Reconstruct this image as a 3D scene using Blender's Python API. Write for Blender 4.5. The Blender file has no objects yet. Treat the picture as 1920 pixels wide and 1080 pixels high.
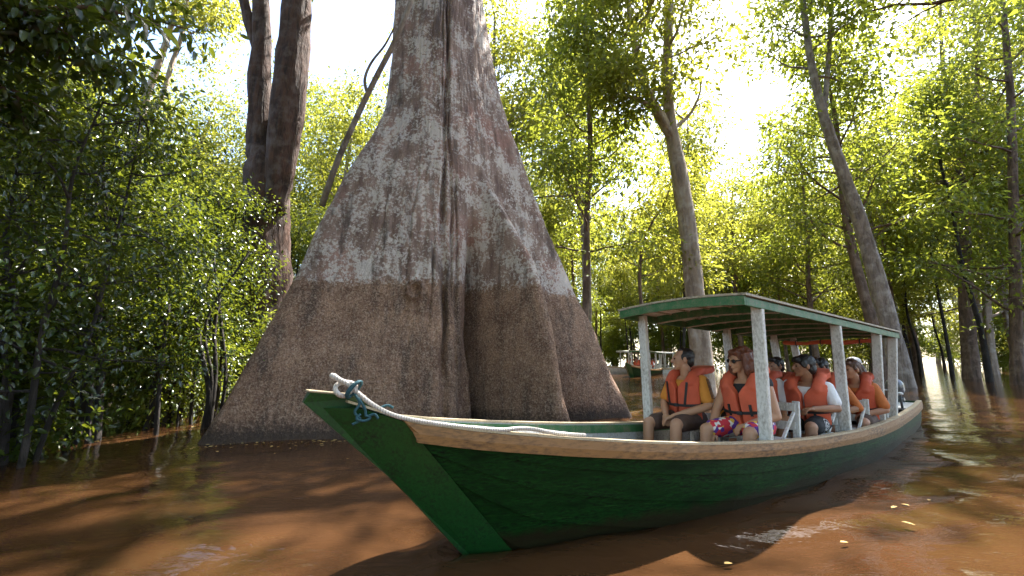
import bpy, bmesh, math, random
import numpy as np
from mathutils import Vector, Matrix

R_ = lambda a: a * math.pi / 180
scene = bpy.context.scene
COL = scene.collection

# ---------------------------------------------------------------- camera
F_PX, HY, H = 780.0, 668.0, 1.26
PITCH = math.atan((HY - 540) / F_PX)
cam_d = bpy.data.cameras.new('camera')
cam_d.sensor_width = 36.0
cam_d.lens = F_PX / 1920 * 36.0
cam_d.clip_start = 0.05
cam_d.clip_end = 2000
cam = bpy.data.objects.new('camera', cam_d)
cam.location = (0, 0, H)
cam.rotation_euler = (math.pi / 2 + PITCH, 0, 0)
COL.objects.link(cam)
scene.camera = cam

# ---------------------------------------------------------------- light
SUN_AZ, SUN_EL = R_(41), R_(56)      # azimuth measured from +Y (view direction) toward +X
world = bpy.data.worlds.new('World'); scene.world = world; world.use_nodes = True
wn = world.node_tree.nodes; wl = world.node_tree.links
sky = wn.new('ShaderNodeTexSky'); sky.sky_type = 'NISHITA'; sky.sun_disc = False
sky.sun_elevation = SUN_EL; sky.sun_rotation = SUN_AZ
sky.air_density = 1.0; sky.dust_density = 1.6; sky.ozone_density = 1.0
wl.new(sky.outputs[0], wn['Background'].inputs[0])
wn['Background'].inputs[1].default_value = 0.13
sun_d = bpy.data.lights.new('sun', 'SUN'); sun_d.energy = 5.0; sun_d.angle = R_(0.55); sun_d.color = (1.0, 0.95, 0.87)
sun = bpy.data.objects.new('sun', sun_d); COL.objects.link(sun)
sdir = Vector((math.sin(SUN_AZ) * math.cos(SUN_EL), math.cos(SUN_AZ) * math.cos(SUN_EL), math.sin(SUN_EL)))
sun.rotation_euler = sdir.to_track_quat('Z', 'Y').to_euler()
sun.location = sdir * 60
vs = scene.view_settings
vs.view_transform = 'Standard'; vs.look = 'None'; vs.gamma = 1.0; vs.use_curve_mapping = False
vs.exposure = 2.35
cy = scene.cycles
cy.use_denoising = True
cy.use_adaptive_sampling = True; cy.adaptive_threshold = 0.02
cy.max_bounces = 8; cy.diffuse_bounces = 3; cy.glossy_bounces = 3; cy.transmission_bounces = 5
cy.transparent_max_bounces = 6; cy.caustics_reflective = False; cy.caustics_refractive = False
cy.sample_clamp_indirect = 6.0

# ---------------------------------------------------------------- helpers
cP, sP = math.cos(PITCH), math.sin(PITCH)
def at(px, py, Y):
    """point of the place at distance Y seen at a spot of the photograph (used to read off sizes)"""
    dx = (px - 960) / F_PX; dy = -(py - 540) / F_PX
    r = (dx, cP - dy * sP, sP + dy * cP); t = Y / r[1]
    return np.array([t * r[0], Y, H + t * r[2]])

def tag(o, label=None, cat=None, group=None, kind=None):
    if label: o['label'] = label
    if cat: o['category'] = cat
    if group: o['group'] = group
    if kind: o['kind'] = kind
    return o

def empty(name, loc=(0, 0, 0), rot=(0, 0, 0)):
    o = bpy.data.objects.new(name, None); COL.objects.link(o)
    o.empty_display_size = 0.2
    o.location = loc; o.rotation_euler = rot
    return o

def link(name, me, mat=None, parent=None):
    o = bpy.data.objects.new(name, me); COL.objects.link(o)
    if mat is not None and len(me.materials) == 0: me.materials.append(mat)
    if parent is not None: o.parent = parent
    return o

def mesh_np(name, V, Fq, smooth=True):
    """V (n,3); Fq (m,k) index array with k corners, or list of such arrays"""
    if not isinstance(Fq, (list, tuple)): Fq = [Fq]
    me = bpy.data.meshes.new(name)
    V = np.asarray(V, np.float32)
    me.vertices.add(len(V)); me.vertices.foreach_set('co', V.ravel())
    loops = np.concatenate([f.ravel() for f in Fq]).astype(np.int32)
    tot = np.concatenate([np.full(len(f), f.shape[1]) for f in Fq]).astype(np.int32)
    start = np.concatenate([[0], np.cumsum(tot)[:-1]]).astype(np.int32)
    me.loops.add(len(loops)); me.loops.foreach_set('vertex_index', loops)
    me.polygons.add(len(tot)); me.polygons.foreach_set('loop_start', start)
    me.polygons.foreach_set('loop_total', tot)
    if smooth: me.polygons.foreach_set('use_smooth', np.ones(len(tot), bool))
    me.update(calc_edges=True)
    return me

def mesh_py(name, V, F, smooth=False):
    me = bpy.data.meshes.new(name); me.from_pydata([tuple(v) for v in V], [], [tuple(f) for f in F])
    if smooth: me.polygons.foreach_set('use_smooth', np.ones(len(me.polygons), bool))
    me.update(); return me

def bevel_box(name, sx, sy, sz, bev=0.006, origin=(0, 0, 0)):
    bm = bmesh.new(); bmesh.ops.create_cube(bm, size=1.0)
    for v in bm.verts: v.co = Vector((v.co.x * sx + origin[0], v.co.y * sy + origin[1], v.co.z * sz + origin[2]))
    if bev > 0: bmesh.ops.bevel(bm, geom=bm.edges[:], offset=min(bev, .3 * min(sx, sy, sz)), segments=1, affect='EDGES')
    me = bpy.data.meshes.new(name); bm.to_mesh(me); bm.free(); return me

def beam(name, a, b, w, h, mat, parent, bev=0.005, up=(0, 0, 1)):
    """a bevelled bar from a to b, width w (sideways), height h (up)"""
    a = Vector(a); b = Vector(b); d = b - a; L = d.length
    me = bevel_box(name, L, w, h, bev)
    x = d.normalized(); z = Vector(up); y = z.cross(x)
    if y.length < 1e-4: y = Vector((0, 1, 0))
    y.normalize(); z = x.cross(y)
    M = Matrix((x, y, z)).transposed().to_4x4(); M.translation = (a + b) / 2
    me.transform(M)
    return link(name, me, mat, parent)

def frames(P):
    P = np.asarray(P, float); n = len(P)
    T = np.gradient(P, axis=0); T /= np.linalg.norm(T, axis=1)[:, None] + 1e-9
    N = np.zeros_like(P)
    a = np.array([1, 0, 0.]) if abs(T[0, 0]) < .8 else np.array([0, 1, 0.])
    N[0] = a - T[0] * a.dot(T[0]); N[0] /= np.linalg.norm(N[0])
    for i in range(1, n):
        v = N[i - 1] - T[i] * N[i - 1].dot(T[i]); N[i] = v / (np.linalg.norm(v) + 1e-9)
    return T, N, np.cross(T, N)

def tube_arrays(P, rad, k=8, cap=True, wob=None):
    P = np.asarray(P, float); n = len(P); T, N, B = frames(P)
    a = np.linspace(0, 2 * np.pi, k, endpoint=False)
    rad = np.broadcast_to(np.asarray(rad, float), (n,))
    rr = rad[:, None] * (np.ones((n, k)) if wob is None else wob)
    V = P[:, None] + rr[..., None] * (np.cos(a)[None, :, None] * N[:, None] + np.sin(a)[None, :, None] * B[:, None])
    V = V.reshape(-1, 3)
    i = np.arange(n - 1)[:, None] * k; j = np.arange(k)[None]; j2 = (j + 1) % k
    Q = np.stack([i + j, i + j2, i + k + j2, i + k + j], -1).reshape(-1, 4)
    tris = []
    if cap:
        V = np.vstack([V, P[:1], P[-1:]]); c0, c1 = n * k, n * k + 1
        for q in range(k):
            tris.append((c0, (q + 1) % k, q)); tris.append((c1, (n - 1) * k + q, (n - 1) * k + (q + 1) % k))
    return V, Q, np.array(tris, int).reshape(-1, 3)

def join_arrays(parts):
    Vs, Qs, Ts, o = [], [], [], 0
    for V, Q, T in parts:
        Vs.append(V); Qs.append(Q + o); Ts.append(T + o); o += len(V)
    return np.vstack(Vs), np.vstack(Qs), np.vstack(Ts)

def tube(name, P, rad, mat, parent=None, k=8):
    V, Q, T = tube_arrays(P, rad, k)
    return link(name, mesh_np(name, V, [Q, T]), mat, parent)

def spline(P, n):
    """Catmull-Rom through P, n points"""
    P = np.asarray(P, float); Q = np.vstack([2 * P[0] - P[1], P, 2 * P[-1] - P[-2]])
    t = np.linspace(0, len(P) - 1 - 1e-6, n); i = t.astype(int); u = (t - i)[:, None]
    a, b, c, d = Q[i], Q[i + 1], Q[i + 2], Q[i + 3]
    return .5 * (2 * b + (c - a) * u + (2 * a - 5 * b + 4 * c - d) * u ** 2 + (3 * b - a - 3 * c + d) * u ** 3)

def vnoise(u, v, nu, nv, seed, per=True):
    """smooth value noise, u periodic in [0,1), v in [0,1]"""
    g = np.random.RandomState(seed).uniform(-1, 1, (nu, nv + 2))
    x = u * nu; y = np.clip(v, 0, .99999) * nv
    i = np.floor(x).astype(int); j = np.floor(y).astype(int); fx = x - i; fy = y - j
    fx = fx * fx * (3 - 2 * fx); fy = fy * fy * (3 - 2 * fy); i0 = i % nu; i1 = (i + 1) % nu
    return (g[i0, j] * (1 - fx) + g[i1, j] * fx) * (1 - fy) + (g[i0, j + 1] * (1 - fx) + g[i1, j + 1] * fx) * fy

# ---------------------------------------------------------------- materials
class NT:
    def __init__(s, name):
        s.m = bpy.data.materials.new(name); s.m.use_nodes = True
        s.t = s.m.node_tree; s.b = s.t.nodes['Principled BSDF']; s.out = s.t.nodes['Material Output']
    def n(s, typ, **kw):
        nd = s.t.nodes.new(typ)
        for k, v in kw.items(): setattr(nd, k, v)
        return nd
    def l(s, a, b): s.t.links.new(a, b)
    def coord(s, which='Object', scale=None):
        tc = s.n('ShaderNodeTexCoord'); o = tc.outputs[which]
        if scale is not None:
            mp = s.n('ShaderNodeMapping'); mp.inputs['Scale'].default_value = scale; s.l(o, mp.inputs['Vector']); o = mp.outputs[0]
        return o
    def noise(s, vec, scale, detail=4, rough=.55, out=0, dist=0):
        nd = s.n('ShaderNodeTexNoise'); nd.inputs['Scale'].default_value = scale; nd.inputs['Detail'].default_value = detail
        nd.inputs['Roughness'].default_value = rough; nd.inputs['Distortion'].default_value = dist
        if vec is not None: s.l(vec, nd.inputs['Vector'])
        return nd.outputs[out]
    def ramp(s, fac, stops):
        r = s.n('ShaderNodeValToRGB'); el = r.color_ramp.elements
        while len(el) < len(stops): el.new(.5)
        for e, (p, c) in zip(el, stops):
            e.position = p; e.color = c if len(c) == 4 else (*c, 1)
        s.l(fac, r.inputs[0]); return r.outputs[0]
    def mix(s, fac, a, b, mode='MIX'):
        nd = s.n('ShaderNodeMix', data_type='RGBA', blend_type=mode)
        for sock, v in ((nd.inputs[0], fac), (nd.inputs[6], a), (nd.inputs[7], b)):
            if hasattr(v, 'links') or isinstance(v, bpy.types.NodeSocket): s.l(v, sock)
            elif isinstance(v, (int, float)): sock.default_value = v
            else: sock.default_value = v if len(v) == 4 else (*v, 1)
        return nd.outputs[2]
    def math(s, op, a, b=None):
        nd = s.n('ShaderNodeMath', operation=op)
        for sock, v in zip(nd.inputs, (a, b)):
            if v is None: continue
            if isinstance(v, bpy.types.NodeSocket): s.l(v, sock)
            else: sock.default_value = v
        return nd.outputs[0]
    def bump(s, h, strength=.3, dist=.01, prev=None):
        b = s.n('ShaderNodeBump'); b.inputs['Strength'].default_value = strength; b.inputs['Distance'].default_value = dist
        s.l(h, b.inputs['Height'])
        if prev is not None: s.l(prev, b.inputs['Normal'])
        return b.outputs[0]
    def set(s, **kw):
        for k, v in kw.items():
            sock = s.b.inputs[k.replace('_', ' ')]
            if isinstance(v, bpy.types.NodeSocket): s.l(v, sock)
            elif isinstance(v, (tuple, list)) and len(v) == 3: sock.default_value = (*v, 1)
            else: sock.default_value = v
        return s

def paint(name, c1, c2, dirt, amount=.45, scale=7, rough=.55, grain=(1, 1, 1), bump=.25):
    """worn paint: two tones, dirt blotches and grain"""
    k = NT(name); v = k.coord('Object', grain)
    big = k.noise(v, scale, 5, .6); fine = k.noise(v, scale * 9, 4, .65)
    base = k.mix(k.ramp(big, [(.35, (0, 0, 0)), (.65, (1, 1, 1))]), c1, c2)
    sp = k.ramp(k.math('ADD', k.math('MULTIPLY', fine, .55), k.math('MULTIPLY', big, .45)), [(.5 - .03 + (.5 - amount) * .3, (0, 0, 0)), (.64, (1, 1, 1))])
    col = k.mix(sp, base, dirt)
    k.set(Base_Color=col, Roughness=k.math('ADD', k.math('MULTIPLY', fine, .3), rough - .15))
    k.set(Normal=k.bump(fine, bump, .004))
    return k.m

def cloth(name, c, var=.25, rough=.8, scale=14):
    k = NT(name); v = k.coord('Object')
    n = k.noise(v, scale, 4, .6); f = k.noise(v, 220, 2)
    d = tuple(x * (1 - var) for x in c)
    k.set(Base_Color=k.mix(n, d, tuple(min(1, x * (1 + var * .6)) for x in c)), Roughness=rough)
    k.set(Normal=k.bump(f, .25, .002, k.bump(n, .5, .02)))
    return k.m

M = {}
M['hull_green'] = paint('hull_green_paint', (.0015, .014, .0018), (.0065, .052, .0075), (.0025, .005, .002), .55, 4, .62, (.5, 1, 2.5), .4)
M['hull_green'].node_tree.nodes['Principled BSDF'].inputs['Specular IOR Level'].default_value = .12
def scrape(m):
    t = m.node_tree; bs = t.nodes['Principled BSDF']; old = bs.inputs['Base Color'].links[0].from_socket
    tc = t.nodes.new('ShaderNodeTexCoord'); mp = t.nodes.new('ShaderNodeMapping'); mp.inputs['Scale'].default_value = (.5, 2, 26); t.links.new(tc.outputs['Object'], mp.inputs[0])
    n = t.nodes.new('ShaderNodeTexNoise'); n.inputs['Scale'].default_value = 1.6; n.inputs['Detail'].default_value = 6; n.inputs['Roughness'].default_value = .7; t.links.new(mp.outputs[0], n.inputs['Vector'])
    r = t.nodes.new('ShaderNodeValToRGB'); r.color_ramp.elements[0].position = .63; r.color_ramp.elements[1].position = .70; t.links.new(n.outputs[0], r.inputs[0])
    x = t.nodes.new('ShaderNodeMix'); x.data_type = 'RGBA'; t.links.new(r.outputs[0], x.inputs[0]); t.links.new(old, x.inputs[6]); x.inputs[7].default_value = (.03, .12, .02, 1); t.links.new(x.outputs[2], bs.inputs['Base Color'])
scrape(M['hull_green'])
def mudline(m):
    t = m.node_tree; bs = t.nodes['Principled BSDF']; old = bs.inputs['Base Color'].links[0].from_socket; N = t.nodes.new
    tc = N('ShaderNodeTexCoord'); sp = N('ShaderNodeSeparateXYZ'); t.links.new(tc.outputs['Object'], sp.inputs[0])
    def mth(op, a, b):
        q = N('ShaderNodeMath'); q.operation = op
        for sk, v in zip(q.inputs, (a, b)):
            if isinstance(v, bpy.types.NodeSocket): t.links.new(v, sk)
            else: sk.default_value = v
        return q.outputs[0]
    n = N('ShaderNodeTexNoise'); n.inputs['Scale'].default_value = 5; n.inputs['Detail'].default_value = 6; n.inputs['Roughness'].default_value = .7; t.links.new(tc.outputs['Object'], n.inputs['Vector'])
    hgt = mth('ADD', mth('SUBTRACT', sp.outputs[2], mth('MULTIPLY', sp.outputs[0], .044)), mth('MULTIPLY', mth('SUBTRACT', n.outputs[0], .5), .22))
    mr = N('ShaderNodeMapRange'); mr.inputs['From Min'].default_value = .02; mr.inputs['From Max'].default_value = -.06; t.links.new(hgt, mr.inputs[0])
    x = N('ShaderNodeMix'); x.data_type = 'RGBA'; t.links.new(mth('MULTIPLY', mr.outputs[0], .8), x.inputs[0]); t.links.new(old, x.inputs[6]); x.inputs[7].default_value = (.020, .013, .006, 1); t.links.new(x.outputs[2], bs.inputs['Base Color'])
mudline(M['hull_green'])
M['stem_green'] = paint('stem_green_paint', (.004, .046, .008), (.009, .080, .014), (.004, .012, .005), .52, 6, .45)
M['trim_green'] = paint('trim_green_paint', (.020, .10, .028), (.035, .15, .045), (.16, .14, .09), .48, 8, .6)
M['rail'] = paint('rail_ochre_wood', (.23, .112, .033), (.30, .152, .050), (.07, .036, .016), .55, 4, .6, (.35, 1, 1.6))
M['white_wood'] = paint('white_painted_wood', (.60, .60, .57), (.70, .69, .66), (.30, .28, .24), .55, 6, .6, (1, 1, .5))
M['inner_grey'] = paint('inner_grey_paint', (.36, .37, .36), (.45, .46, .45), (.20, .18, .15), .5, 5, .6)
M['roof_wood'] = paint('roof_board', (.34, .28, .20), (.44, .37, .28), (.12, .10, .07), .5, 4, .65)
M['ceil_panel'] = paint('ceiling_panel', (.74, .66, .63), (.80, .73, .70), (.40, .34, .30), .4, 4, .6)
M['cap_edge'] = paint('gunwale_cap', (.36, .28, .17), (.46, .37, .24), (.20, .15, .09), .5, 9, .6)
M['teal'] = paint('teal_deck_paint', (.03, .24, .16), (.05, .32, .22), (.03, .08, .06), .45, 8, .5)
M['floor'] = paint('floor_boards', (.16, .13, .10), (.22, .18, .14), (.08, .06, .05), .5, 6, .7)
M['dark_metal'] = paint('dark_cowling', (.05, .055, .06), (.08, .085, .09), (.03, .03, .03), .4, 5, .35)
M['red_plastic'] = paint('red_plastic', (.42, .04, .03), (.5, .06, .04), (.2, .03, .02), .4, 6, .4)
M['orange'] = cloth('orange_vest', (.66, .125, .060), .40, .75, 7)
M['orange_deep'] = cloth('orange_deep_vest', (.57, .095, .042), .40, .75, 7)
M['red_vest'] = cloth('red_vest', (.52, .035, .05), .2, .7)
M['strap'] = cloth('black_strap', (.012, .012, .013), .2, .6)
M['yellow_shirt'] = cloth('amber_shirt', (.62, .25, .035), .2)
M['navy'] = cloth('dark_stripe', (.03, .025, .03), .2)
M['white_shirt'] = cloth('white_shirt', (.80, .80, .82), .08)
M['brown_shorts'] = cloth('brown_shorts', (.075, .04, .028), .3)
M['black_cloth'] = cloth('black_cloth', (.016, .016, .018), .3)
M['rust_shirt'] = cloth('rust_shirt', (.52, .15, .035), .2)
M['grey_cloth'] = cloth('olive_cloth', (.12, .13, .10), .3)
M['blue_cloth'] = cloth('blue_cloth', (.05, .08, .22), .3)
M['cap_white'] = cloth('white_cap', (.75, .73, .70), .1)

def skin(name, c):
    k = NT(name); v = k.coord('Object'); n = k.noise(v, 18, 4)
    k.set(Base_Color=k.mix(n, tuple(x * .82 for x in c), c), Roughness=.5)
    k.b.inputs['Subsurface Weight'].default_value = .12
    k.b.inputs['Subsurface Radius'].default_value = (.02, .008, .004)
    return k.m
M['skin_a'] = skin('skin_tan', (.44, .22, .13))
M['skin_b'] = skin('skin_fair', (.48, .26, .155))
M['skin_c'] = skin('skin_brown', (.36, .18, .10))

def hairmat(name, c1, c2):
    k = NT(name); v = k.coord('Object', (1, 1, .35)); n = k.noise(v, 70, 4, .6); n2 = k.noise(v, 9, 3)
    k.set(Base_Color=k.mix(n2, c1, c2), Roughness=.42, Normal=k.bump(n, .9, .012)); return k.m
M['hair_black'] = hairmat('hair_black', (.008, .007, .007), (.02, .015, .013))
M['hair_auburn'] = hairmat('hair_auburn', (.05, .014, .007), (.20, .06, .022))
M['hair_brown'] = hairmat('hair_brown', (.05, .02, .01), (.12, .05, .025))
k = NT('dark_lens'); k.set(Base_Color=(.01, .01, .012), Roughness=.12); M['lens'] = k.m
k = NT('eye'); k.set(Base_Color=(.03, .02, .015), Roughness=.15); M['eye'] = k.m

# floral shorts
k = NT('floral_shorts'); v = k.coord('Object')
vo = k.n('ShaderNodeTexVoronoi'); vo.inputs['Scale'].default_value = 26; k.l(v, vo.inputs['Vector'])
hs = k.n('ShaderNodeSeparateColor'); k.l(vo.outputs['Color'], hs.inputs[0])
k.set(Base_Color=k.ramp(hs.outputs[0], [(0, (.55, .03, .05)), (.28, (.6, .04, .07)), (.3, (.70, .45, .05)), (.5, (.75, .5, .06)), (.52, (.7, .68, .66)), (.72, (.75, .72, .7)), (.74, (.10, .03, .25))]), Roughness=.8)
k.t.nodes[-1]
for nd in k.t.nodes:
    if nd.type == 'VALTORGB': nd.color_ramp.interpolation = 'CONSTANT'
M['floral'] = k.m
# black shorts with a white round printed motif
k = NT('print_shorts'); v = k.coord('Object')
M['black_print'] = k.m
mp = k.n('ShaderNodeMapping'); k.l(v, mp.inputs[0]); mp.inputs['Location'].default_value = (.235, -.20, -.085)
sp = k.n('ShaderNodeSeparateXYZ'); k.l(mp.outputs[0], sp.inputs[0])
rad = k.math('SQRT', k.math('ADD', k.math('POWER', sp.outputs[1], 2.0), k.math('POWER', sp.outputs[2], 2.0)))
ang = k.math('ARCTAN2', sp.outputs[2], sp.outputs[1])
pet = k.math('SINE', k.math('MULTIPLY', ang, 10.0)); rin = k.math('SINE', k.math('MULTIPLY', rad, 190.0))
on = k.math('MULTIPLY', k.math('GREATER_THAN', k.math('ADD', k.math('MULTIPLY', pet, .6), rin), .15), k.math('LESS_THAN', rad, .075))
on = k.math('MULTIPLY', on, k.math('LESS_THAN', sp.outputs[0], .16))
k.set(Base_Color=k.mix(on, (.014, .014, .016), (.62, .62, .62)), Roughness=.85)

# water: silty brown river
k = NT('muddy_water'); v = k.coord('Object')
mp = k.n('ShaderNodeMapping'); k.l(v, mp.inputs[0]); mp.inputs['Rotation'].default_value = (0, 0, R_(14)); mp.inputs['Scale'].default_value = (.55, 1.25, 1)
n1 = k.noise(mp.outputs[0], 2.1, 3, .5, dist=.6); n2 = k.noise(mp.outputs[0], 7.5, 3, .55, dist=.5); n3 = k.noise(mp.outputs[0], 26, 2, .5)
silt = k.noise(v, .55, 4, .6)
b3 = k.bump(n3, .08, .01); b2 = k.bump(n2, .32, .03, b3); b1 = k.bump(n1, .14, .09, b2)
k.set(Base_Color=k.mix(silt, (.036, .0160, .0068), (.074, .0345, .0140)), Roughness=.015, IOR=1.34, Normal=b1)
M['water'] = k.m

# kapok bark: brown flood-washed base, paler lichen-blotched bark above the flood mark
k = NT('kapok_bark'); v = k.coord('Object'); sx = k.n('ShaderNodeSeparateXYZ'); k.l(v, sx.inputs[0])
vs_ = k.n('ShaderNodeMapping'); k.l(v, vs_.inputs[0]); vs_.inputs['Scale'].default_value = (1, 1, .28)
big = k.noise(v, .9, 5, .6); mid = k.noise(vs_.outputs[0], 4.2, 6, .65); fine = k.noise(v, 17, 6, .72); vfine = k.noise(v, 60, 4, .7); streak = k.noise(vs_.outputs[0], 9, 5, .7)
drip_m = k.n('ShaderNodeMapping'); k.l(v, drip_m.inputs[0]); drip_m.inputs['Scale'].default_value = (1, 1, .10)
drip = k.noise(drip_m.outputs[0], 3.2, 5, .7); patch = k.noise(v, 1.9, 6, .68); speck = k.noise(v, 36, 4, .75)
up = k.mix(k.ramp(mid, [(.36, (0, 0, 0)), (.60, (1, 1, 1))]), (.15, .092, .070), (.34, .235, .185))
red = k.ramp(big, [(.50, (0, 0, 0)), (.66, (1, 1, 1))]); up = k.mix(k.math('MULTIPLY', red, .55), up, (.40, .20, .15))
lich = k.ramp(k.math('ADD', k.math('MULTIPLY', fine, .42), k.math('ADD', k.math('MULTIPLY', patch, .40), k.math('MULTIPLY', mid, .18))), [(.497, (0, 0, 0)), (.530, (1, 1, 1))])
up = k.mix(k.math('MULTIPLY', lich, .72), up, (.64, .58, .52))
up = k.mix(k.math('MULTIPLY', k.ramp(drip, [(.54, (0, 0, 0)), (.66, (1, 1, 1))]), .85), up, (.085, .062, .050))
up = k.mix(k.math('MULTIPLY', k.ramp(speck, [(.30, (1, 1, 1)), (.42, (0, 0, 0))]), .8), up, (.07, .05, .04))
lo = k.mix(k.ramp(patch, [(.36, (0, 0, 0)), (.64, (1, 1, 1))]), (.15, .074, .042), (.34, .195, .12))
lo = k.mix(k.math('MULTIPLY', k.ramp(drip, [(.50, (0, 0, 0)), (.64, (1, 1, 1))]), .75), lo, (.07, .042, .028))
pep = k.ramp(k.math('ADD', k.math('MULTIPLY', speck, .6), k.math('MULTIPLY', fine, .4)), [(.50, (0, 0, 0)), (.58, (1, 1, 1))])
lo = k.mix(k.math('MULTIPLY', pep, .5), lo, (.50, .37, .27))
lo = k.mix(k.math('MULTIPLY', k.ramp(speck, [(.40, (1, 1, 1)), (.48, (0, 0, 0))]), .6), lo, (.040, .024, .017))
edge = k.math('ADD', sx.outputs[2], k.math('ADD', k.math('MULTIPLY', k.math('SUBTRACT', fine, .5), .55), k.math('MULTIPLY', k.math('SUBTRACT', big, .5), .30)))
mk = k.n('ShaderNodeMapRange'); mk.inputs['From Min'].default_value = 2.54; mk.inputs['From Max'].default_value = 2.66; k.l(edge, mk.inputs[0])
col = k.mix(mk.outputs[0], lo, up)
wet = k.n('ShaderNodeMapRange'); wet.inputs['From Min'].default_value = .34; wet.inputs['From Max'].default_value = .12
k.l(k.math('ADD', sx.outputs[2], k.math('MULTIPLY', k.math('SUBTRACT', fine, .5), .5)), wet.inputs[0])
col = k.mix(k.math('MULTIPLY', wet.outputs[0], .85), col, (.035, .024, .017))
k.set(Base_Color=col, Roughness=.86)
k.set(Normal=k.bump(speck, .8, .02, k.bump(fine, .8, .04, k.bump(streak, .6, .08))))
M['kapok'] = k.m

def bark(name, c1, c2, c3):
    k = NT(name); tc = k.n('ShaderNodeTexCoord'); mp = k.n('ShaderNodeMapping'); k.l(tc.outputs['Object'], mp.inputs[0]); mp.inputs['Scale'].default_value = (1, 1, .18)
    a = k.noise(mp.outputs[0], 7, 5, .65, dist=.4); b = k.noise(tc.outputs['Object'], 3, 4, .6); f = k.noise(mp.outputs[0], 26, 4, .6)
    c = k.mix(k.ramp(a, [(.35, (0, 0, 0)), (.62, (1, 1, 1))]), c1, c2); c = k.mix(k.ramp(b, [(.48, (0, 0, 0)), (.66, (1, 1, 1))]), c, c3)
    k.set(Base_Color=c, Roughness=.88, Normal=k.bump(f, .7, .02, k.bump(a, 1.0, .10))); return k.m
M['bark_grey'] = bark('bark_grey', (.11, .085, .07), (.27, .22, .185), (.34, .30, .26))
M['bark_brown'] = bark('bark_brown', (.06, .038, .026), (.16, .10, .07), (.20, .14, .10))
M['bark_red'] = bark('bark_reddish', (.028, .014, .010), (.10, .048, .030), (.12, .085, .072))
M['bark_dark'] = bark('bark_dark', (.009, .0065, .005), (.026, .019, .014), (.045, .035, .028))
M['bark_pale'] = bark('bark_pale', (.20, .15, .11), (.36, .28, .21), (.42, .36, .29))

def leafmat(name, dark, mid, light, trans, tfac=.5, rough=.34, spec=.6):
    k = NT(name); g = k.n('ShaderNodeNewGeometry'); oi = k.n('ShaderNodeObjectInfo'); v = k.coord('Object')
    n = k.noise(v, .55, 3, .6)
    x = k.math('ADD', k.math('MULTIPLY', g.outputs['Random Per Island'], .55), k.math('ADD', k.math('MULTIPLY', n, .55), k.math('MULTIPLY', oi.outputs['Random'], .25)))
    c = k.ramp(x, [(.25, dark), (.65, mid), (1.0, light)])
    k.set(Base_Color=c, Roughness=rough, Specular_IOR_Level=spec)
    tr = k.n('ShaderNodeBsdfTranslucent'); k.l(k.mix(.55, c, trans), tr.inputs[0])
    ms = k.n('ShaderNodeMixShader'); ms.inputs[0].default_value = tfac
    k.l(k.b.outputs[0], ms.inputs[1]); k.l(tr.outputs[0], ms.inputs[2]); k.l(ms.outputs[0], k.out.inputs[0])
    return k.m
M['leaf_forest'] = leafmat('leaf_forest', (.035, .070, .010), (.075, .125, .016), (.14, .17, .03), (.44, .46, .04), .58)
M['leaf_yellow'] = leafmat('leaf_yellow', (.055, .095, .013), (.11, .15, .024), (.20, .215, .04), (.60, .57, .06), .58)
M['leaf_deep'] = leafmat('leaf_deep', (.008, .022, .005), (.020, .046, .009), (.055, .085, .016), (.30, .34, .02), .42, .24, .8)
M['leaf_float'] = cloth('floating_leaf', (.40, .27, .08), .3)

# ================================================================ THE SETTING
# ---- water
def graded(a, b, fine_a, fine_b, step, grow=1.18):
    xs = list(np.arange(fine_a, fine_b + 1e-6, step)); s = step; x = fine_b
    while x < b: s *= grow; x += s; xs.append(min(x, b))
    s = step; x = fine_a; lo = []
    while x > a: s *= grow; x -= s; lo.append(max(x, a))
    return np.array(lo[::-1] + xs)
gx = graded(-400, 400, -8, 13, .055); gy = graded(-60, 600, 1.2, 13, .055)
X, Y = np.meshgrid(gx, gy)
rs = np.random.RandomState(4)
Z = np.zeros_like(X)
for i in range(22):
    lam = rs.uniform(.3, 1.9); a = rs.normal(R_(75), R_(38)); kx, ky = np.cos(a) * 2 * np.pi / lam, np.sin(a) * 2 * np.pi / lam
    Z += .0036 * lam ** .8 * np.sin(kx * X + ky * Y + rs.uniform(0, 6.28))
# the boat's bow wave and wake: a V of crests trailing the stem on both sides
YAW = .60; ux, uy = math.cos(YAW), math.sin(YAW)
S = (X + .30) * ux + (Y - 2.96) * uy; Bp = (X + .30) * uy - (Y - 2.96) * ux
dist = np.abs(Bp) - (.18 + .36 * np.clip(S, -.2, 30))
env = np.exp(-np.clip(S, 0, 99) / 9) * np.where(S > -.25, 1, np.exp(-((S + .25) / .12) ** 2))
Z += .030 * env * np.exp(-(dist / .5) ** 2) * np.cos(dist * 2 * np.pi / .62)
fade = np.exp(-np.maximum(0, np.hypot(X - 2.5, Y - 4) - 5) / 4)
Z *= fade
V = np.stack([X, Y, Z], -1).reshape(-1, 3); nx, ny = len(gx), len(gy)
i = (np.arange(ny - 1)[:, None] * nx + np.arange(nx - 1)[None]).ravel()
water = link('water', mesh_np('water', V, np.stack([i, i + 1, i + nx + 1, i + nx], -1)), M['water'])
tag(water, 'muddy brown flood water covering the forest floor', 'water', kind='structure')

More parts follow.
